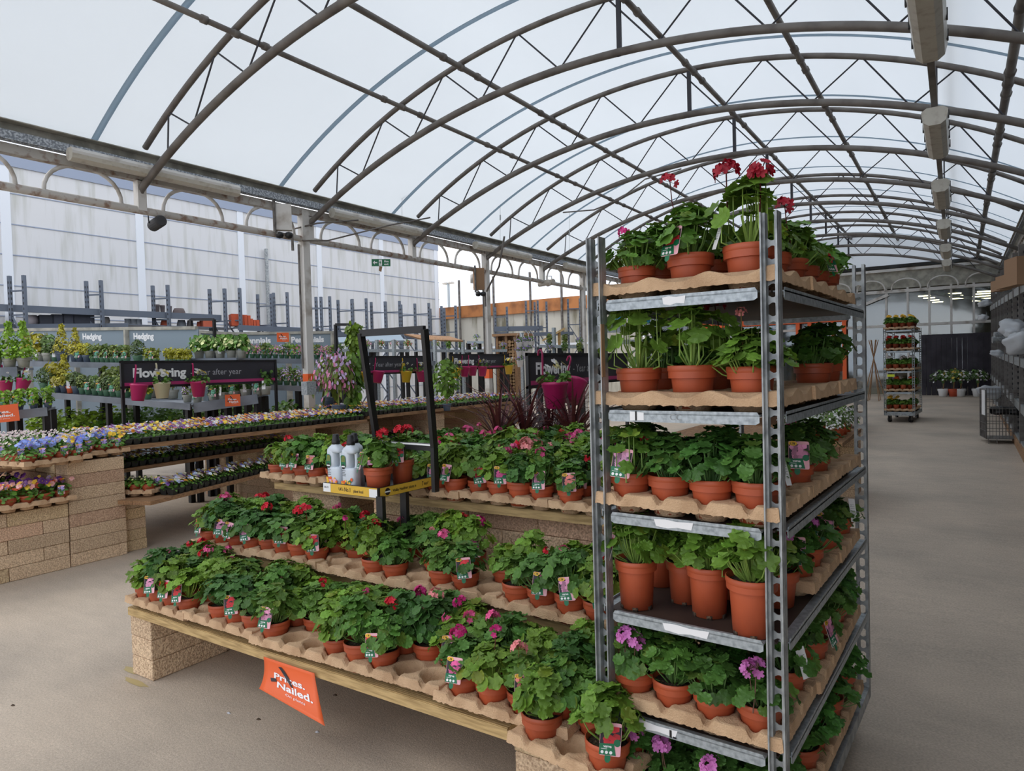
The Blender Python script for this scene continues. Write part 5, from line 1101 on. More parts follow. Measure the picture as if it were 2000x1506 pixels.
def thing_box(name, cat, px0, px1, py0, py1, d, dep, col, label, group=None, shape='box', taper=.8):
    pc = (px0+px1)/2; base = None
    if pc < 520:
        a_, c_ = BEAMS['up' if py1 < 612 else ('terra' if pc > 440 else ('low' if pc < 240 else 'low2'))]
        n2 = np.array([-(c_-a_)[1], (c_-a_)[0], 0]); n2 /= np.linalg.norm(n2); n2 = n2 if n2[0] < 0 else -n2; n2 = n2*(.10 if shape == 'box' else .34)
        pxs = [(t2, 1000+F*((a_+n2+(c_-a_)*t2-[0, 0, CH])@CR)/((a_+n2+(c_-a_)*t2-[0, 0, CH])@CW)) for t2 in np.linspace(-.15, 1.1, 251)]
        t2 = min(pxs, key=lambda q_: abs(q_[1]-pc))[0]; base = a_+n2+(c_-a_)*t2; d = (base-[0, 0, CH])@CW
    """a planter standing on the shelf: left-right and top-bottom picture extents at depth d"""
    a = P(px0, py1, d); c = P(px1, py1, d); t_ = P(px0, py0, d); w = np.linalg.norm(c-a); h = t_[2]-a[2]; b = B()
    if shape == 'box':
        b.box(-w/2, w/2, 0, dep, 0, h); b2 = bmesh.new()
        me = b.build(name, 'objmatt'); b2.from_mesh(me); tf = [f for f in b2.faces if f.normal.z > .5]; r = bmesh.ops.inset_region(b2, faces=tf, thickness=min(w, dep)*.08); bmesh.ops.translate(b2, verts=tf[0].verts, vec=(0, 0, -h*.6)); b2.to_mesh(me); b2.free()
        me = me
    else:
        r = w/2; prof = {'bowl': [(r*.55, 0), (r*.9, h*.25), (r, h*.5), (r*.9, h*.85), (r*.72, h), (r*.66, h), (r*.6, h*.6)], 'cone': [(r, 0), (r*.85, h*.6), (r*.68, h), (r*.6, h), (r*.6, h*.5)], 'taper': [(r*taper, 0), (r*.95, h*.8), (r, h*.82), (r, h), (r*.9, h), (r*.85, h*.5)]}[shape]
        b.lathe(prof, 24); b.disc((0, 0, 0), prof[0][0], 24); me = b.build(name, 'objmatt', True)
    m = (a+c)/2; o = inst(name, me, loc=(m[0], m[1], a[2]) if base is None else (base[0], base[1], base[2]+.004), rot=(0, 0, math.atan2((c-a)[1], (c-a)[0])*.5 if base is None else math.atan2((c_-a_)[1], (c_-a_)[0])), color=col, label=label, cat=cat, group=group); return o
G1, BK, TR_ = s2l(184, 176, 176), s2l(52, 54, 62), s2l(184, 92, 66)
thing_box('planter', 'planter', 49, 75, 617, 638, 13.3, .4, s2l(196, 186, 188), 'pale round pot lying on the rack behind the Hedging boards', shape='bowl')
thing_box('planter', 'planter', 81, 104, 620, 640, 13.3, .5, BK, 'black square planter with an open side on the rack, leftmost of three', 'black square planters'); thing_box('planter', 'planter', 104, 124, 619, 640, 13.5, .5, s2l(62, 64, 74), 'black square planter on the rack, between two others', 'black square planters'); thing_box('planter', 'planter', 124, 144, 619, 640, 13.6, .5, s2l(62, 64, 74), 'slim dark planter touching the middle black planter', 'black square planters'); thing_box('planter', 'planter', 146, 182, 620, 640, 13.7, .5, BK, 'wide black planter on the rack, rightmost of the black ones', 'black square planters')
thing_box('planter', 'planter', 198, 214, 624, 640, 14, .4, s2l(186, 180, 176), 'pale domed pot on the rack between rack frames', shape='bowl')
for k, px in enumerate((244, 256, 266)): thing_box('watering_can', 'watering can', px, px+11, 628, 640, 14.2, .2, s2l(176, 182, 188), 'pale metal watering can on the rack, %s of three' % ordn(k), 'metal watering cans', 'taper', 1.05)
thing_box('planter', 'planter', 314, 334, 627, 639, 14.5, .3, TR_, 'terracotta pot upside down on the rack behind the word Hedging', shape='cone'); thing_box('planter', 'planter', 346, 364, 625, 638, 14.7, .3, s2l(132, 138, 144), 'grey upturned pot on the rack, left of another', shape='cone'); thing_box('planter', 'planter', 365, 378, 625, 638, 14.7, .3, s2l(112, 108, 108), 'dark grey upturned pot on the rack by the black open frame', shape='cone')
thing_box('planter', 'planter', 384, 394, 628, 639, 14.9, .3, TR_, 'small terracotta pot seen through the black open frame', shape='cone'); thing_box('planter', 'planter', 398, 415, 632, 645, 14.9, .3, TR_, 'low terracotta trough beside the black open frame')
thing_box('planter', 'planter', 338, 363, 597, 609, 15.2, .3, s2l(98, 86, 84), 'dark brown faceted bowl upside down on the upper rack beam', shape='cone')
for k, px in enumerate((304, 313, 327)): thing_box('planter', 'planter', px, px+(9 if k < 2 else 8), 591+k, 609, 15.0, .3, s2l(92, 84, 84), 'dark grey tall pot on the upper rack, %s of three' % ordn(k), 'dark pots on the upper rack', 'taper')
for k, (x0, x1, y0) in enumerate([(453, 469, 615), (470, 477, 616), (478, 484, 616), (485, 490, 617), (491, 495, 623), (496, 500, 625), (501, 507, 625)]):
    thing_box('planter', 'planter', x0, x1, y0, 638, 15.6, .35, s2l(196, 88, 56), 'terracotta plastic planter in the stacked row on the rack, %s from the left' % ordn(k), 'terracotta planters on the rack')
# ------------------------------------------------------------------ lamps
def batten(L, w=.14, h=.10):
    b = B(); prof = [(-w/2, .0), (-w/2, -.03), (-w*.42, -h*.75), (-w*.22, -h), (w*.22, -h), (w*.42, -h*.75), (w/2, -.03), (w/2, 0), (w*.3, .035), (-w*.3, .035)]; n = len(prof)
    V = [(x, y, z) for y in (-L/2, L/2) for x, z in prof]; b.add(V, [tuple(range(n))[::-1], tuple(range(n, 2*n))]+[(k, (k+1) % n, n+(k+1) % n, n+k) for k in range(n)], [0, 0]+[0 if k < 6 else 1 for k in range(n)])
    return b.build('diffuser', ['lampcover', 'white_paint'])
BL, BC = batten(2.0), batten(1.5, .24, .15)
clipm = B(); clipm.box(-.006, .006, -.02, .02, -.06, .02)
CLIP = clipm.build('clip', 'black')
for k, y in enumerate((4.56, 8.15, 11.75, 15.35, 19)):
    o = inst('batten_lamp', BL, loc=(-7.80, y, 3.985), label='long weathered strip lamp under the left gutter, %s from the near end' % ordn(k), cat='lamp', group='strip lamps on the left gutter')
for k, y in enumerate((5.93, 9.25, 12.75, 16.3, 19.8, 22.9)):
    o = bpy.data.objects.new('batten_lamp', None); COL.objects.link(o); o.location = (-.15-.006*y, y, 4.15); o['label'] = 'boxy ceiling strip lamp in the right hand row, %s from the near end' % ordn(k); o['category'] = 'lamp'; o['group'] = 'ceiling strip lamps'
    inst('diffuser', BC, o); [inst('clip', CLIP, o, (sx_*.122, y_, 0)) for sx_ in (-1, 1) for y_ in (-.6, -.2, .2, .6)]
b = B(); b.bar((-.18, 3, 4.25), (-.29, 24.9, 4.25), .06, .05); struct('lamp_trunking', b.build('lamp_trunking', 'pipe'))
b = B(); b.tube([(-.02, 3, 4.95), (-.08, 24.9, 4.95)], .03, 8); struct('roof_pipe', b.build('roof_pipe', 'pipe', True))
for y in TR[1:]:
    b = B(); b.tube([(-.2, y, 4.27), (-.2, y, 4.95)], .012, 5); struct('lamp_hanger', b.build('lamp_hanger', 'rod'))
def PXp(px, py, X): v = (px-1000)/F*CR-(py-753)/F*CU+CW; return np.array([0, 0, CH])+v*(X/v[0])
def horn(px, py, d, col, label, yaw):
    o = bpy.data.objects.new('loudspeaker', None); COL.objects.link(o); p = PXp(px, py, -7.98); o.location = tuple(p); o.rotation_euler = (0, 0, yaw); o['label'] = label; o['category'] = 'loudspeaker'; o['group'] = 'loudspeakers on the tie rail'
    b = B(); b.tube([(-.14, 0, -.01), (-.13, 0, -.01), (.12, 0, .01), (.14, 0, .01)], [.062, .068, .068, .055], 18); inst('body', b.build('body', 'objmatt', False), o, color=col)
    b = B(); b.tube([(-.145, 0, -.01), (-.13, 0, -.01)], .045, 14); inst('grille', b.build('grille', 'greyprint'), o)
    b = B(); b.tube([(-.05, -.075, 0), (-.07, -.075, .16), (-.07, .075, .16), (-.05, .075, 0)], .009, 6); inst('bracket', b.build('bracket', 'black'), o)
horn(307, 436, 9.8, s2l(62, 62, 64), 'dark grey cylindrical loudspeaker hanging below the left rail', rad(-10)); horn(1063, 553, 14.5, s2l(200, 192, 180), 'pale loudspeaker hanging from the rail left of the trolley', rad(10)); horn(1075, 552, 14.7, s2l(186, 178, 168), 'second pale loudspeaker touching the first by the trolley', rad(-30))
# fire exit sign
p0 = PXp(726, 520, -7.95); o = bpy.data.objects.new('fire_exit_sign', None); COL.objects.link(o); o.matrix_world = basis((.80, .6, -.02), (0, 0, 1), tuple(p0)); o['label'] = 'small green Fire exit sign hanging under the left rail'; o['category'] = 'sign'
b = B(); b.box(0, .30, 0, .115, -.006, 0, 0); inst('sign_plate', b.build('sign_plate', 'greencard'), o)
b = B()
for pp in ([(.02, .058), (.05, .09), (.05, .068), (.09, .068), (.09, .048), (.05, .048), (.05, .026)], [(.115, .01), (.165, .01), (.165, .105), (.115, .105)]): b.add([(x, y, .001) for x, y in pp], [tuple(range(len(pp)))], 0)
b.add([(x, y, .002) for x, y in [(.135, .085), (.145, .09), (.14, .07), (.155, .055), (.145, .05), (.14, .03), (.13, .02), (.135, .045), (.122, .06)]], [tuple(range(9))], 1)
for s_, y in (('Fire', .063), ('exit', .02)): V, Fc = text_geo(s_, .046, .001); b.add(V+np.array([.20, y, .001]), Fc, 0)
inst('printed_text', b.build('printed_text', ['white', 'greencard']), o)
b = B(); b.tube([(.15, .115, 0), (.15, .19, 0)], .003, 4); inst('hanger', b.build('hanger', 'black'), o); b = B(); b.add([(.12, 0, -.01), (.17, -.005, -.01), (.15, -.09, -.02), (.11, -.07, -.01)], [(0, 1, 2, 3)]); inst('paper_tag', b.build('paper_tag', 'cardboard'), o)
# boxes on the posts
def post_box(px, py, d, w, h, m, label, pots=True):
    o = bpy.data.objects.new('junction_cabinet', None); COL.objects.link(o); p = PXp(px, py, -7.9); o.location = tuple(p); o.rotation_euler = (0, 0, rad(50)); o['label'] = label; o['category'] = 'electrical box'
    b = B(); b.box(-w/2, w/2, -.06, .06, -h/2, h/2); inst('cabinet', b.build('cabinet', m), o)
    b = B(); b.tube([(-w*.45, -.08, h*.6), (-w*.45, -.08, -h*.62), (-w*.2, -.08, -h*.68), (w*.5, -.08, -h*.68), (w*.5, -.08, -h*1.3)], .02, 8); inst('conduit', b.build('conduit', 'steel_dark'), o)
    for k in (-.12, .2): b = B(); b.lathe([(0, -.05), (.045, -.035), (.055, 0), (.045, .035), (0, .05)], 12, o=(w*k*1.6, -.08, -h*.72)); inst('filter_bulb', b.build('filter_bulb', 'black', True), o)
post_box(552, 425, 10.2, .24, .36, 'white_paint', 'cream cabinet with two black bulbs and pipes beside the nearest post'); post_box(935, 545, 14.0, .2, .42, 'cardboard', 'weathered control box on the second post')
b = B(); p = P(925, 545, 13.85); b.lathe([(0, -.09), (.07, -.08), (.07, .08), (.05, .10), (0, .10)], 16, o=tuple(p)); inst('filter_vessel', b.build('filter_vessel', 'white_paint', True), label='white cylindrical vessel on the control box of the second post', cat='water filter')
for k, (pts, r) in enumerate([([(985, 462, 12.6), (975, 520, 12.9), (950, 570, 13.8), (940, 575, 13.9), (925, 560, 13.9)], .02), ([(590, 470, 9.9), (640, 470, 10), (760, 440, 10.6), (840, 425, 11)], .012), ([(1100, 415, 12), (1160, 410, 11.5), (1210, 390, 11), (1260, 350, 11.3), (1330, 330, 12)], .012), ([(1400, 305, 11.5), (1480, 303, 12), (1560, 290, 12.5)], .012), ([(570, 448, 9.9), (620, 436, 10.0), (700, 430, 10.2)], .012)]):
    b = B(); b.tube([P(*q) for q in pts], r, 6); inst('cable', b.build('cable', 'pipe', True), label=['pale hose looping down the second post', 'thin cable strung above the Fire exit sign', 'sagging dark cable under the roof above the trolley', 'slack cable hanging along a roof truss', 'short cable leaving the nearest post'][k], cat='cable')
for k, (px, y0, y1, d, lb) in enumerate([(422, 52, 345, 9.6, 'left of the nearest truss'), (785, 215, 425, 11.3, 'above the Fire exit sign'), (977, 300, 470, 13, 'over the second post'), (1112, 370, 500, 14.5, 'left of the trolley')]):
    b = B(); b.tube([P(px, y0, d), P(px, y1, d)], .003, 4); b.tube([P(px, y1-50, d), P(px, y1-40, d)], .012, 6); inst('hanging_wire', b.build('hanging_wire', 'steel'), label='thin wire hanging from the roof '+lb, cat='wire', group='hanging wires')
# street lamp, drain pipe
o = bpy.data.objects.new('street_lamp', None); COL.objects.link(o); p = P(877, 598, 45); o.location = (p[0], p[1], 0); o['label'] = 'distant street lamp with two heads above the yard wall'; o['category'] = 'street lamp'
hh = P(877, 555, 45)[2]; b = B(); b.tube([(0, 0, 0), (0, 0, hh)], .09, 8); b.bar((-.2, 0, hh), (.2, 0, hh+.1), .06); inst('pole', b.build('pole', 'steel_light'), o)
for s_ in (-1, 1): b = B(); b.lathe([(0, -.05), (.2, -.04), (.22, .02), (.12, .12), (0, .14)], 14, o=(s_*.25, 0, hh+.05)); inst('lamp_head', b.build('lamp_head', 'white_paint', True), o)
b = B(); p = P(625, 470, 17.6); b.tube([(-15.9, p[1], 0), (-15.9, p[1], 5.0)], .05, 8); struct('downpipe', b.build('downpipe', 'steel'))
# ------------------------------------------------------------------ yard staging in the middle distance
def staging(name, pts, depth, label, plants, kinds, group, step=.24, m='steel_light'):
    o = shelf_unit(name, pts, depth, label, m, .06)
    for s_, (a, c) in enumerate(pts):
        a, c = np.array(a), np.array(c); L = np.linalg.norm(c-a); n = int(L/step)
        for k in range(n):
            q = lerp(a, c, (k+.5)/n)+np.array([0, .15, 0]); kd = random.choice(kinds); shrub(q, kd, .8, random.choice([BG_, MG, (1.1, 1.1, .7)]), random.choice([DGRN, BK, GREY]), 'bedding plant on the %s, tier %s, %s from left' % (plants, ['one', 'two', 'three'][s_], ordn(k)), group, .5)
random.seed(17)
staging('staging_bench', [(P(665, 683, 13.5), P(800, 683, 14)), (P(830, 683, 15), P(905, 684, 15.5))], .6, 'galvanised staging with small bedding pots seen beyond the poster frame', 'staging beyond the poster frame', ['redf', 'up', 'pinkf'], 'bedding on the far staging', .26)
staging('staging_bench', [(P(905, 684, 15.5), P(990, 683, 15.7)), (P(912, 667, 16.2), P(958, 667, 16.2))], .6, 'galvanised staging with green bedding around the second post', 'staging around the second post', ['up', 'up', 'purf'], 'bedding on the far staging', .26)
staging('staging_bench', [(P(1052, 674, 13.5), P(1140, 676, 13.5)), (P(1052, 690, 13.3), P(1140, 692, 13.3))], .6, 'metal staging with purple and green bedding left of the trolley', 'staging left of the trolley', ['purf', 'up'], 'bedding left of the trolley', .26)
def posts_run(name, px, y0, y1, d, label, r=.03, m='steel_light'):
    p = P(px, y1, d); z1 = P(px, y0, d)[2]; b = B(); b.box(p[0]-r, p[0]+r, p[1]-r, p[1]+r, fz(p[1]), z1); inst(name, b.build(name, m), label=label, cat='post', group='staging uprights')
for k, (px, y0, d) in enumerate([(680, 668, 13.6), (737, 664, 13.8), (770, 664, 13.8), (850, 664, 14.8), (905, 664, 15.3), (1020, 650, 14), (1083, 640, 13.6)]):
    posts_run('staging_upright', px, y0, 700, d, 'pale upright of the far staging, %s from the left' % ordn(k))
o = bpy.data.objects.new('timber_arbour', None); COL.objects.link(o); o['label'] = 'pale timber roof panels lying over the far staging'; o['category'] = 'garden furniture'
b = B(); b.add([P(790, 655, 16), P(880, 660, 15.5), P(905, 668, 15.2), P(830, 666, 15.6)], [(0, 1, 2, 3)]); inst('roof_panel', b.build('roof_panel', 'wood_y', solid=.04), o)
b = B(); b.add([P(660, 662, 16), P(782, 657, 16.5), P(790, 668, 16), P(662, 672, 15.6)], [(0, 1, 2, 3)]); inst('roof_panel', b.build('roof_panel', 'blueboard', solid=.04), o)
b = B(); b.bar(P(1060, 665, 18), P(1102, 642, 18), .4, .05); p = P(1092, 648, 18); b.box(p[0]-.03, p[0]+.03, p[1]-.03, p[1]+.03, fz(p[1]), p[2]); inst('timber_gable', b.build('timber_gable', 'wood'), label='sloping pale timber panel beyond the hanging white pots', cat='timber panel')
o = bpy.data.objects.new('log_store', None); COL.objects.link(o); p = P(972, 700, 17); q = P(1010, 700, 17); o['label'] = 'timber log store filled with cut logs right of the second post'; o['category'] = 'log store'
zt_ = P(972, 662, 17)[2]; w_ = np.linalg.norm(q-p); o.location = (p[0], p[1], fz(p[1])); o.rotation_euler = (0, 0, rad(15)); b = B()
for x in (0, w_/2, w_): b.box(x-.03, x+.03, -.03, .5, 0, zt_-.1)
b.box(-.1, w_+.3, -.1, .55, zt_-.12, zt_-.06); inst('store_frame', b.build('store_frame', 'wood_y'), o)
b = B(); z = .1
while z < zt_-.2:
    x = .06
    while x < w_: r = random.uniform(.03, .05); b.tube([(x, 0, z), (x, .4, z)], r, 7, tint=(random.uniform(.6, 1.1),)*3); x += .085
    z += .08
lg = inst('cut_logs', b.build('cut_logs', M('log_ends', s2l(176, 142, 104), .9, tint=True)), o)
for k, (px, py) in enumerate([(1015, 677), (1028, 675), (1037, 675), (1015, 694), (1026, 694), (1016, 712), (1034, 690)]):
    q = P(px, py+5, 12.5); o = bpy.data.objects.new('hanging_basket', None); COL.objects.link(o); o.location = tuple(q); o['label'] = 'white hanging pot of purple flowers on the rail beside the black signs, %s of seven' % ordn(k); o['category'] = 'hanging pot'; o['group'] = 'white hanging pots'
    inst('pot', HP, o, sc=.85, color=(.8, .8, .8)); inst('foliage', CL['purf'][0], o, (0, 0, .10), sc=.8, color=BG_); b = B(); b.tube([(-.07, 0, .12), (-.05, 0, .25), (0, 0, .33), (.05, 0, .25), (.07, 0, .12)], .004, 4); inst('handle', b.build('handle', 'white'), o)
# white mullioned racking beyond the trolley with blue bags
o = bpy.data.objects.new('goods_rack', None); COL.objects.link(o); o['label'] = 'white steel rack with blue compost bags seen under the trolley top shelf'; o['category'] = 'racking'
for k, px in enumerate((1172, 1276, 1283, 1340)):
    p = P(px, 660, 18); b = B(); b.box(p[0]-.05, p[0]+.05, p[1]-.05, p[1]+.05, .2, 3.6); inst('upright', b.build('upright', 'steel_light'), o)
for y_ in (637, 645, 668): b = B(); b.bar(P(1160, y_+1, 18), P(1345, y_-2, 18.1), .06, .12); inst('beam', b.build('beam', 'steel_light'), o)
for k in range(18):
    px = [1210, 1236, 1252, 1262][k % 4]+random.uniform(-1, 1); py = 631-6*(k//4); p = P(px, py, 18.3); b = B()
    b.lathe([(0, -.04), (.12, -.04), (.15, 0), (.12, .04), (0, .04)], 10, sx=1.0, sy=.8); inst('compost_bag', b.build('compost_bag', 'objcol', True), loc=tuple(p), color=[s2l(40, 150, 220), s2l(60, 140, 150)][k % 3 == 0], label='blue plastic bag stacked in the white rack, column %s, layer %s' % (ordn(k % 4), ordn(k//4)), cat='bag', group='blue bags in the white rack')
# ------------------------------------------------------------------ far trolley, block pier, white daisies, aisle side tables
T2, _ = trolley((-1.34, 16.2, fz(16)), rad(-3), [2.13-fz(16), 1.70-fz(16), 1.28-fz(16), .85-fz(16), .44-fz(16)], 2.0, 'galvanised plant trolley standing far down the aisle')
random.seed(23)
for si, (z, cols) in enumerate([(2.13, [(.9, .6, .05)]), (1.70, [(.75, .03, .02)]), (1.28, [(.8, .78, .7), None]), (.85, [(.8, .12, .03), None]), (.44, [(.9, .6, .05), None, None])]):
    for r in range(4):
        for i in range(4):
            if r > 0 and i < 3 and not (r == 1): continue
            c, s = math.cos(rad(-3)), math.sin(rad(-3)); x, y = .085+.13*i, .13+.2*r; col = random.choice(cols)
            plant((-1.34+c*x-s*y, 16.2+s*x+c*y, z+.035), green=(.9, .95, .8), flower=col and tuple(col), nfl=1, head=.12, up=.85, label='plant on the far aisle trolley, %s shelf, %s row, %s from left' % (ordn(si), ordn(r), ordn(i)), group='plants on the far trolley') if col is None or tuple(col) not in FN else None
            if col is not None:
                o = bpy.data.objects.new('potted_primrose', None); COL.objects.link(o); o.location = (-1.34+c*x-s*y, 16.2+s*x+c*y, z+.035); o['label'] = 'flowering plant on the far aisle trolley, %s shelf, %s row, %s from left' % (ordn(si), ordn(r), ordn(i)); o['category'] = 'potted plant'; o['group'] = 'plants on the far trolley'
                inst('pot', POT, o); inst('foliage', GER[(i+r) % 8], o, color=(.9, .95, .8), sc=(.95, .95, .85)); inst('flower_head', FH[i % 4], o, (0, 0, .25), color=tuple(col), sc=1.3)
    for r in range(3):
        c, s = math.cos(rad(-3)), math.sin(rad(-3)); y = .2+.41*r; inst('pot_tray', TR43, loc=(-1.34+c*.28-s*y, 16.2+s*.28+c*y, z-.0+.0), rot=(0, 0, rad(-3)), label='pulp tray on the far aisle trolley, %s shelf, %s from the front' % (ordn(si), ordn(r)), cat='tray', group='pulp trays on the far trolley')
M4 = basis((1, 0, 0), (0, 0, 1), tuple(P(1733, 736, 14.1))); b = B(); b.box(0, .13, 0, .05, -.002, 0); oo = inst('price_ticket', b.build('ticket', M('lime_ticket', s2l(216, 230, 40), .5)), label='bright yellow-green ticket on the far aisle trolley', cat='ticket'); oo.matrix_world = M4
blocks(-1.55, -.95, 8.2, 8.65, 0.05, 6, .115, label='block pier at the aisle edge behind the near trolley')
blocks(-2.3, -1.75, 12.2, 12.7, .12, 5, .115, label='pale block pier farther down the aisle edge')
plank_bench('plank_shelf', -2.8, -.95, 7.2, 8.7, .74, .78, 'wood_y', 'timber shelf of white daisies at the aisle edge behind the near trolley')
for k in range(10):
    q = (-1.05-.2*(k % 3), 7.4+.30*(k//3), .78); shrub(q, 'daisy', .95, BG_, TERR, 'white daisy plant on the aisle-edge shelf, column %s, row %s' % (ordn(k % 3), ordn(k//3)), 'white daisies behind the trolley', .7)
plank_bench('plank_table', -3.4, -1.75, 11.8, 15.5, .86, .90, 'wood_y', 'far plank table of mixed flowers left of the far trolley', cat='table')
for k in range(21):
    q = (-1.9-.24*(k % 3), 12.0+.42*(k//3), .90); shrub(q, ['purf', 'daisy', 'pinkf'][(k*7) % 3], .85, BG_, TERR, 'bedding plant on the far plank table, column %s, row %s' % (ordn(k % 3), ordn(k//3)), 'bedding on the far plank table', .6)
plank_bench('plank_shelf', -3.2, -1.62, 12.0, 15.5, .45, .49, 'wood_y', 'lower shelf of violas beneath the far plank table')
for k in range(14):
    q = (-1.75-.26*(k % 2), 12.2+.42*(k//2), .49); shrub(q, ['purf', 'daisy'][(k*3) % 2], .75, BG_, TERR, 'bedding plant on the lower far shelf, column %s, row %s' % (ordn(k % 2), ordn(k//2)), 'bedding on the lower far shelf', .55)
# standard chrysanthemums before the dark fence
for k, (px, kd, pc) in enumerate([(1842, 'daisy', (.78, .78, .78)), (1862, 'ydaisy', s2l(196, 84, 56)), (1876, 'daisy', (.78, .78, .78)), (1909, 'daisy', (.78, .78, .78))]):
    q = PY(px, 762, 24.0); o = bpy.data.objects.new('standard_chrysanthemum', None); COL.objects.link(o); o.location = (q[0], 24.0, fz(24.0)); o['category'] = 'potted plant'
    o['label'] = ['white-flowered standard tree in a white pot, leftmost before the dark fence', 'yellow-flowered standard tree in a red pot before the dark fence', 'white-flowered standard tree right beside the yellow one', 'white-flowered standard tree, rightmost before the dark fence'][k]
    inst('pot', GP, o, sc=1.9, color=pc); b = B(); b.tube([(0, 0, .2), (.03, 0, .45), (0, 0, .72)], .018, 6); inst('trunk', b.build('trunk', 'wood_y'), o); inst('flower_crown', CL[kd][0], o, (0, 0, .38), sc=(2.3, 2.3, 1.9), color=(.6, .65, .6))
# ------------------------------------------------------------------ racking along the right hand side
RX = .78; FRD = frame_mesh(.42, 3.4, 'steel_dark')
for k, y in enumerate(np.arange(8.2, 24, 1.32)):
    o = inst('pallet_rack_frame', FRD, loc=(RX, y, fz(y)), rot=(0, 0, 0), sc=(2.2, 1, .86+.006*k), label='steel rack frame along the right side of the aisle, %s from the near end' % ordn(k), cat='racking', group='racking on the right')
for k, (z0, z1, y0) in enumerate([(2.36, 2.86, 8), (1.40, 1.62, 8.2), (.75, .95, 8.2), (.22, .42, 8.2)]):
    b = B(); b.bar((RX-.04, y0, z0), (RX-.04, 23.6, z1), .05, .12); inst('rack_beam', b.build('rack_beam', 'steel'), label='long rack beam on the right side of the aisle, %s from the top' % ordn(k), cat='racking', group='beams on the right racking')
    if k: b = B(); b.add([(RX, y0, z0+.05), (1.7, y0, z0+.05), (1.7, 23.6, z1+.05), (RX, 23.6, z1+.05)], [(0, 1, 2, 3)]); inst('shelf_deck', b.build('shelf_deck', 'steel_dark', solid=.02), label='deck boards of the right hand racking, level %s' % ordn(k-1), cat='shelf', group='decks on the right racking')
random.seed(41)
def sack(seed, m):
    R_ = random.Random(seed); bm = bmesh.new(); bmesh.ops.create_icosphere(bm, subdivisions=3, radius=1)
    ph = [R_.uniform(0, 6) for _ in range(6)]
    for v in bm.verts:
        c = v.co; f = 1+.12*math.sin(5*c.x+ph[0])+.10*math.sin(7*c.y+ph[1])+.10*math.sin(6*c.z+ph[2])+.05*math.sin(17*c.x+13*c.z+ph[3]); v.co = Vector((c.x*f, c.y*f*.8, c.z*f*.6))
    me = bpy.data.meshes.new('sack'); bm.to_mesh(me); bm.free(); me.materials.append(MT[m])
    for p in me.polygons: p.use_smooth = True
    return me
SK = [sack(1, 'film'), sack(2, 'film')]
for k, (px, py, d, s_, lb) in enumerate([(1924, 592, 16, .14, 'white plastic bag knotted to the right racking, upper one'), (1920, 620, 16, .12, 'white plastic bag tied to the right racking, below another'), (1978, 640, 9.5, .20, 'clear plastic sheet bundled on the right racking'), (1992, 668, 9, .22, 'large white plastic sheet hanging over the right racking shelf'), (1990, 650, 9.4, .16, 'green and white plastic wrapping on the right racking'), (1935, 765, 14.5, .22, 'crumpled clear plastic above the wire basket'), (1948, 690, 14, .12, 'pale green plastic on the right racking shelf')]):
    q = P(px, py, d); inst('plastic_wrapping', SK[k % 2], loc=tuple(q), rot=(random.uniform(-.5, .5), random.uniform(-.5, .5), random.uniform(0, 3)), sc=s_, label=lb, cat='plastic wrapping', group='plastic on the right racking')
for k, (px, py, d, L) in enumerate([(1945, 568, 12, .5), (1942, 655, 12, .45), (1938, 664, 12, .45), (1962, 552, 11, .5)]):
    q = P(px, py, d); b = B(); b.tube([q, q+np.array([L, .1, .02])], .06, 14); inst('cardboard_tube', b.build('cardboard_tube', 'steel', False), label='grey roll sticking out of the right racking, %s of four' % ordn(k), cat='roll', group='rolls in the right racking')
for k, (x0, x1, y0, y1, d) in enumerate([(1968, 1990, 535, 560, 9.5), (1988, 2010, 500, 555, 8.6), (1955, 1975, 545, 566, 11)]):
    thing_box('cardboard_box', 'box', x0, x1, y0, y1, d, .4, (1, 1, 1), 'brown cardboard box on top of the right racking, %s from the left' % ordn(k), 'boxes on the right racking').data.materials[0] = MT['cardboard']
for k in range(22):
    y = random.uniform(8.5, 20); z = random.choice([.45, 1.0, 1.62]); h = random.uniform(.15, .45); w = random.uniform(.12, .3); b = B(); b.box(-w/2, w/2, -w/2, w/2, 0, h)
    inst('packaged_goods', b.build('packaged_goods', 'objmatt'), loc=(RX+.25+random.uniform(0, .3), y, z+.012*(y-8)+.06), rot=(0, 0, random.uniform(-.4, .4)), color=random.choice([s2l(190, 190, 190), s2l(70, 110, 90), s2l(60, 60, 62), s2l(150, 120, 90), s2l(110, 110, 112)]), label='mixed packaged goods standing on the right hand racking shelves', cat='goods', group='goods on the right racking')
b = B(); b.box(.70, .85, 6, 24, .02, .30, 0); inst('shelf_kick_board', b.build('kick_board', 'wood_y'), label='timber kick board along the foot of the right racking', cat='board')
bed('grass_tufts', (.85, 8.0, .32), (.85, 10.2, .34), -.4, .25, 160, 'leaf', [(1.2, 1.2, .6)], 'green grassy plants at the foot of the right racking', 'plants')
# wire basket
o = bpy.data.objects.new('wire_basket', None); COL.objects.link(o); o.location = (.34, 13.2, fz(13.2)); o.rotation_euler = (0, 0, rad(8)); o['label'] = 'tall folding wire basket standing at the right of the aisle'; o['category'] = 'wire basket'
W_, D_2, H_ = .52, .5, .86
for nm, f in (('front_panel', lambda u, z: (u*W_, 0, z)), ('back_panel', lambda u, z: (u*W_, D_2, z)), ('side_panel', lambda u, z: (0, u*D_2, z)), ('side_panel', lambda u, z: (W_, u*D_2, z))):
    b = B()
    for k in range(13): b.tube([f(k/12, .08), f(k/12, H_)], .0035 if k % 12 else .008, 4)
    for z in (.08, .2, .32, .44, .56, .68, .78, H_): b.tube([f(0, z), f(1, z)], .0045, 4)
    inst(nm, b.build(nm, 'steel_dark'), o)
for x, y in ((.03, 0), (.14, 0), (.38, 0), (.49, 0)): b = B(); b.box(x-.005, x+.005, -.005, .005, 0, .09); inst('foot', b.build('foot', 'steel_dark'), o)
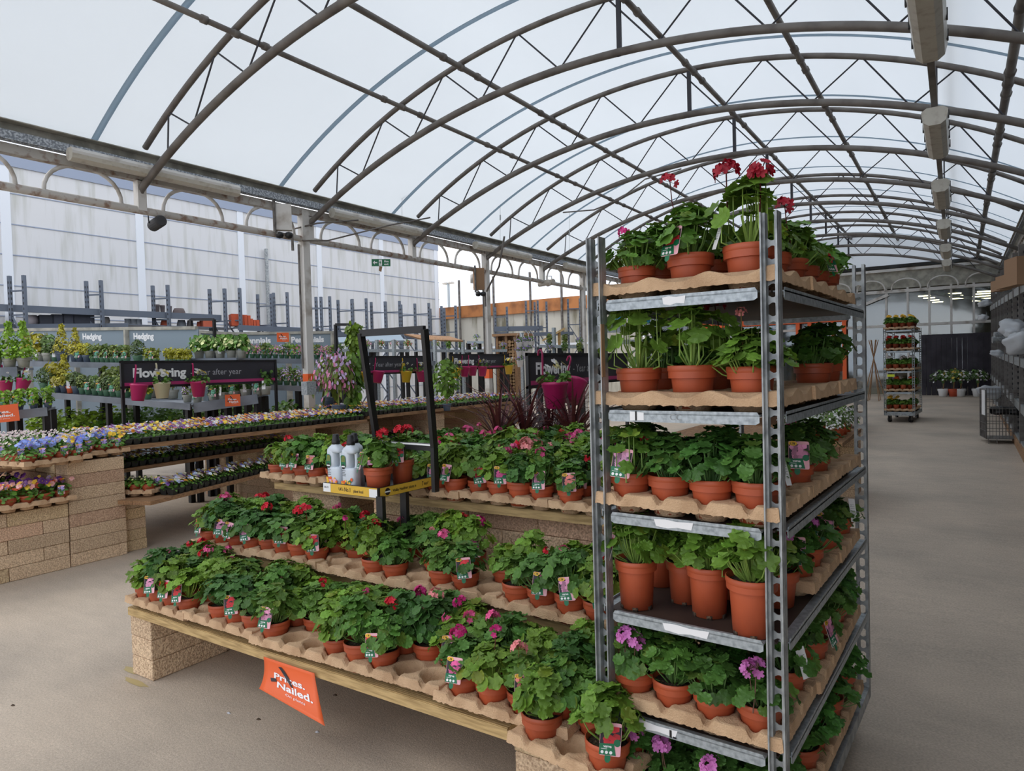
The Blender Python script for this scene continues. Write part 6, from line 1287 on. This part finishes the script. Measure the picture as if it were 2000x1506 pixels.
b = B(); b.box(0, W_, 0, D_2, .08, .085); inst('base_mesh', b.build('base_mesh', 'steel_dark'), o)
inst('netting_bundle', sack(5, 'black'), loc=(.60, 13.45, fz(13)+.52), sc=(.24, .2, .12), label='bundle of dark netting lying inside the wire basket', cat='netting')
b = B(); b.box(0, .006, .05, .3, .45, .85); oo = inst('notice_card', b.build('notice_card', 'white'), o, (-.012, 0, 0))
# obelisk beyond the far trolley
b = B(); c_ = PY(1706, 660, 22)
for k in range(6):
    a = k*PI/3; b.tube([(c_[0]+.28*math.cos(a), 22+.28*math.sin(a), fz(22)+.02), (c_[0]-.12*math.cos(a), 22-.12*math.sin(a), fz(22)+1.75)], .012, 5)
inst('plant_obelisk', b.build('plant_obelisk', 'wood_y'), label='wigwam of thin sticks seen left of the far trolley', cat='plant support')
# floor marks and litter
b = B()
for cx, cy, r, sx_, sy_ in ((-3.78, 1.93, .05, 1.6, .5), (-3.62, 1.86, .04, 2.6, .5)): b.add([(cx+r*sx_*math.cos(a)*(1+.2*math.sin(5*a)), cy+r*sy_*math.sin(a), .0015) for a in np.linspace(0, 2*PI, 20)[:-1]], [tuple(range(19))])
inst('paint_mark', b.build('paint_mark', M('floor_paint', s2l(176, 158, 110), .8)), label='worn yellowish paint mark on the floor by the bench block', cat='floor mark')
random.seed(2)
for k, (px, py) in enumerate([(447, 1393), (505, 1405), (655, 1358), (620, 1430), (25, 1378), (1440+450, 1236), (570, 1345), (300, 1260)]):
    v = (px-1000)/F*CR-(py-753)/F*CU+CW; q = np.array([0, 0, CH])+v*(-CH/v[2]); b = B()
    b.add([(random.uniform(.6, 1)*.016*math.cos(a), random.uniform(.6, 1)*.010*math.sin(a), 0) for a in np.linspace(0, 2*PI, 8)[:-1]]+[(0, 0, .007)], [(i, (i+1) % 7, 7) for i in range(7)]); inst('dry_leaf', b.build('dry_leaf', 'soil' if k % 3 else 'greyprint'), loc=(q[0], q[1], .0005), label='small dry scrap of leaf lying on the bare concrete floor', cat='litter', group='litter on the floor')
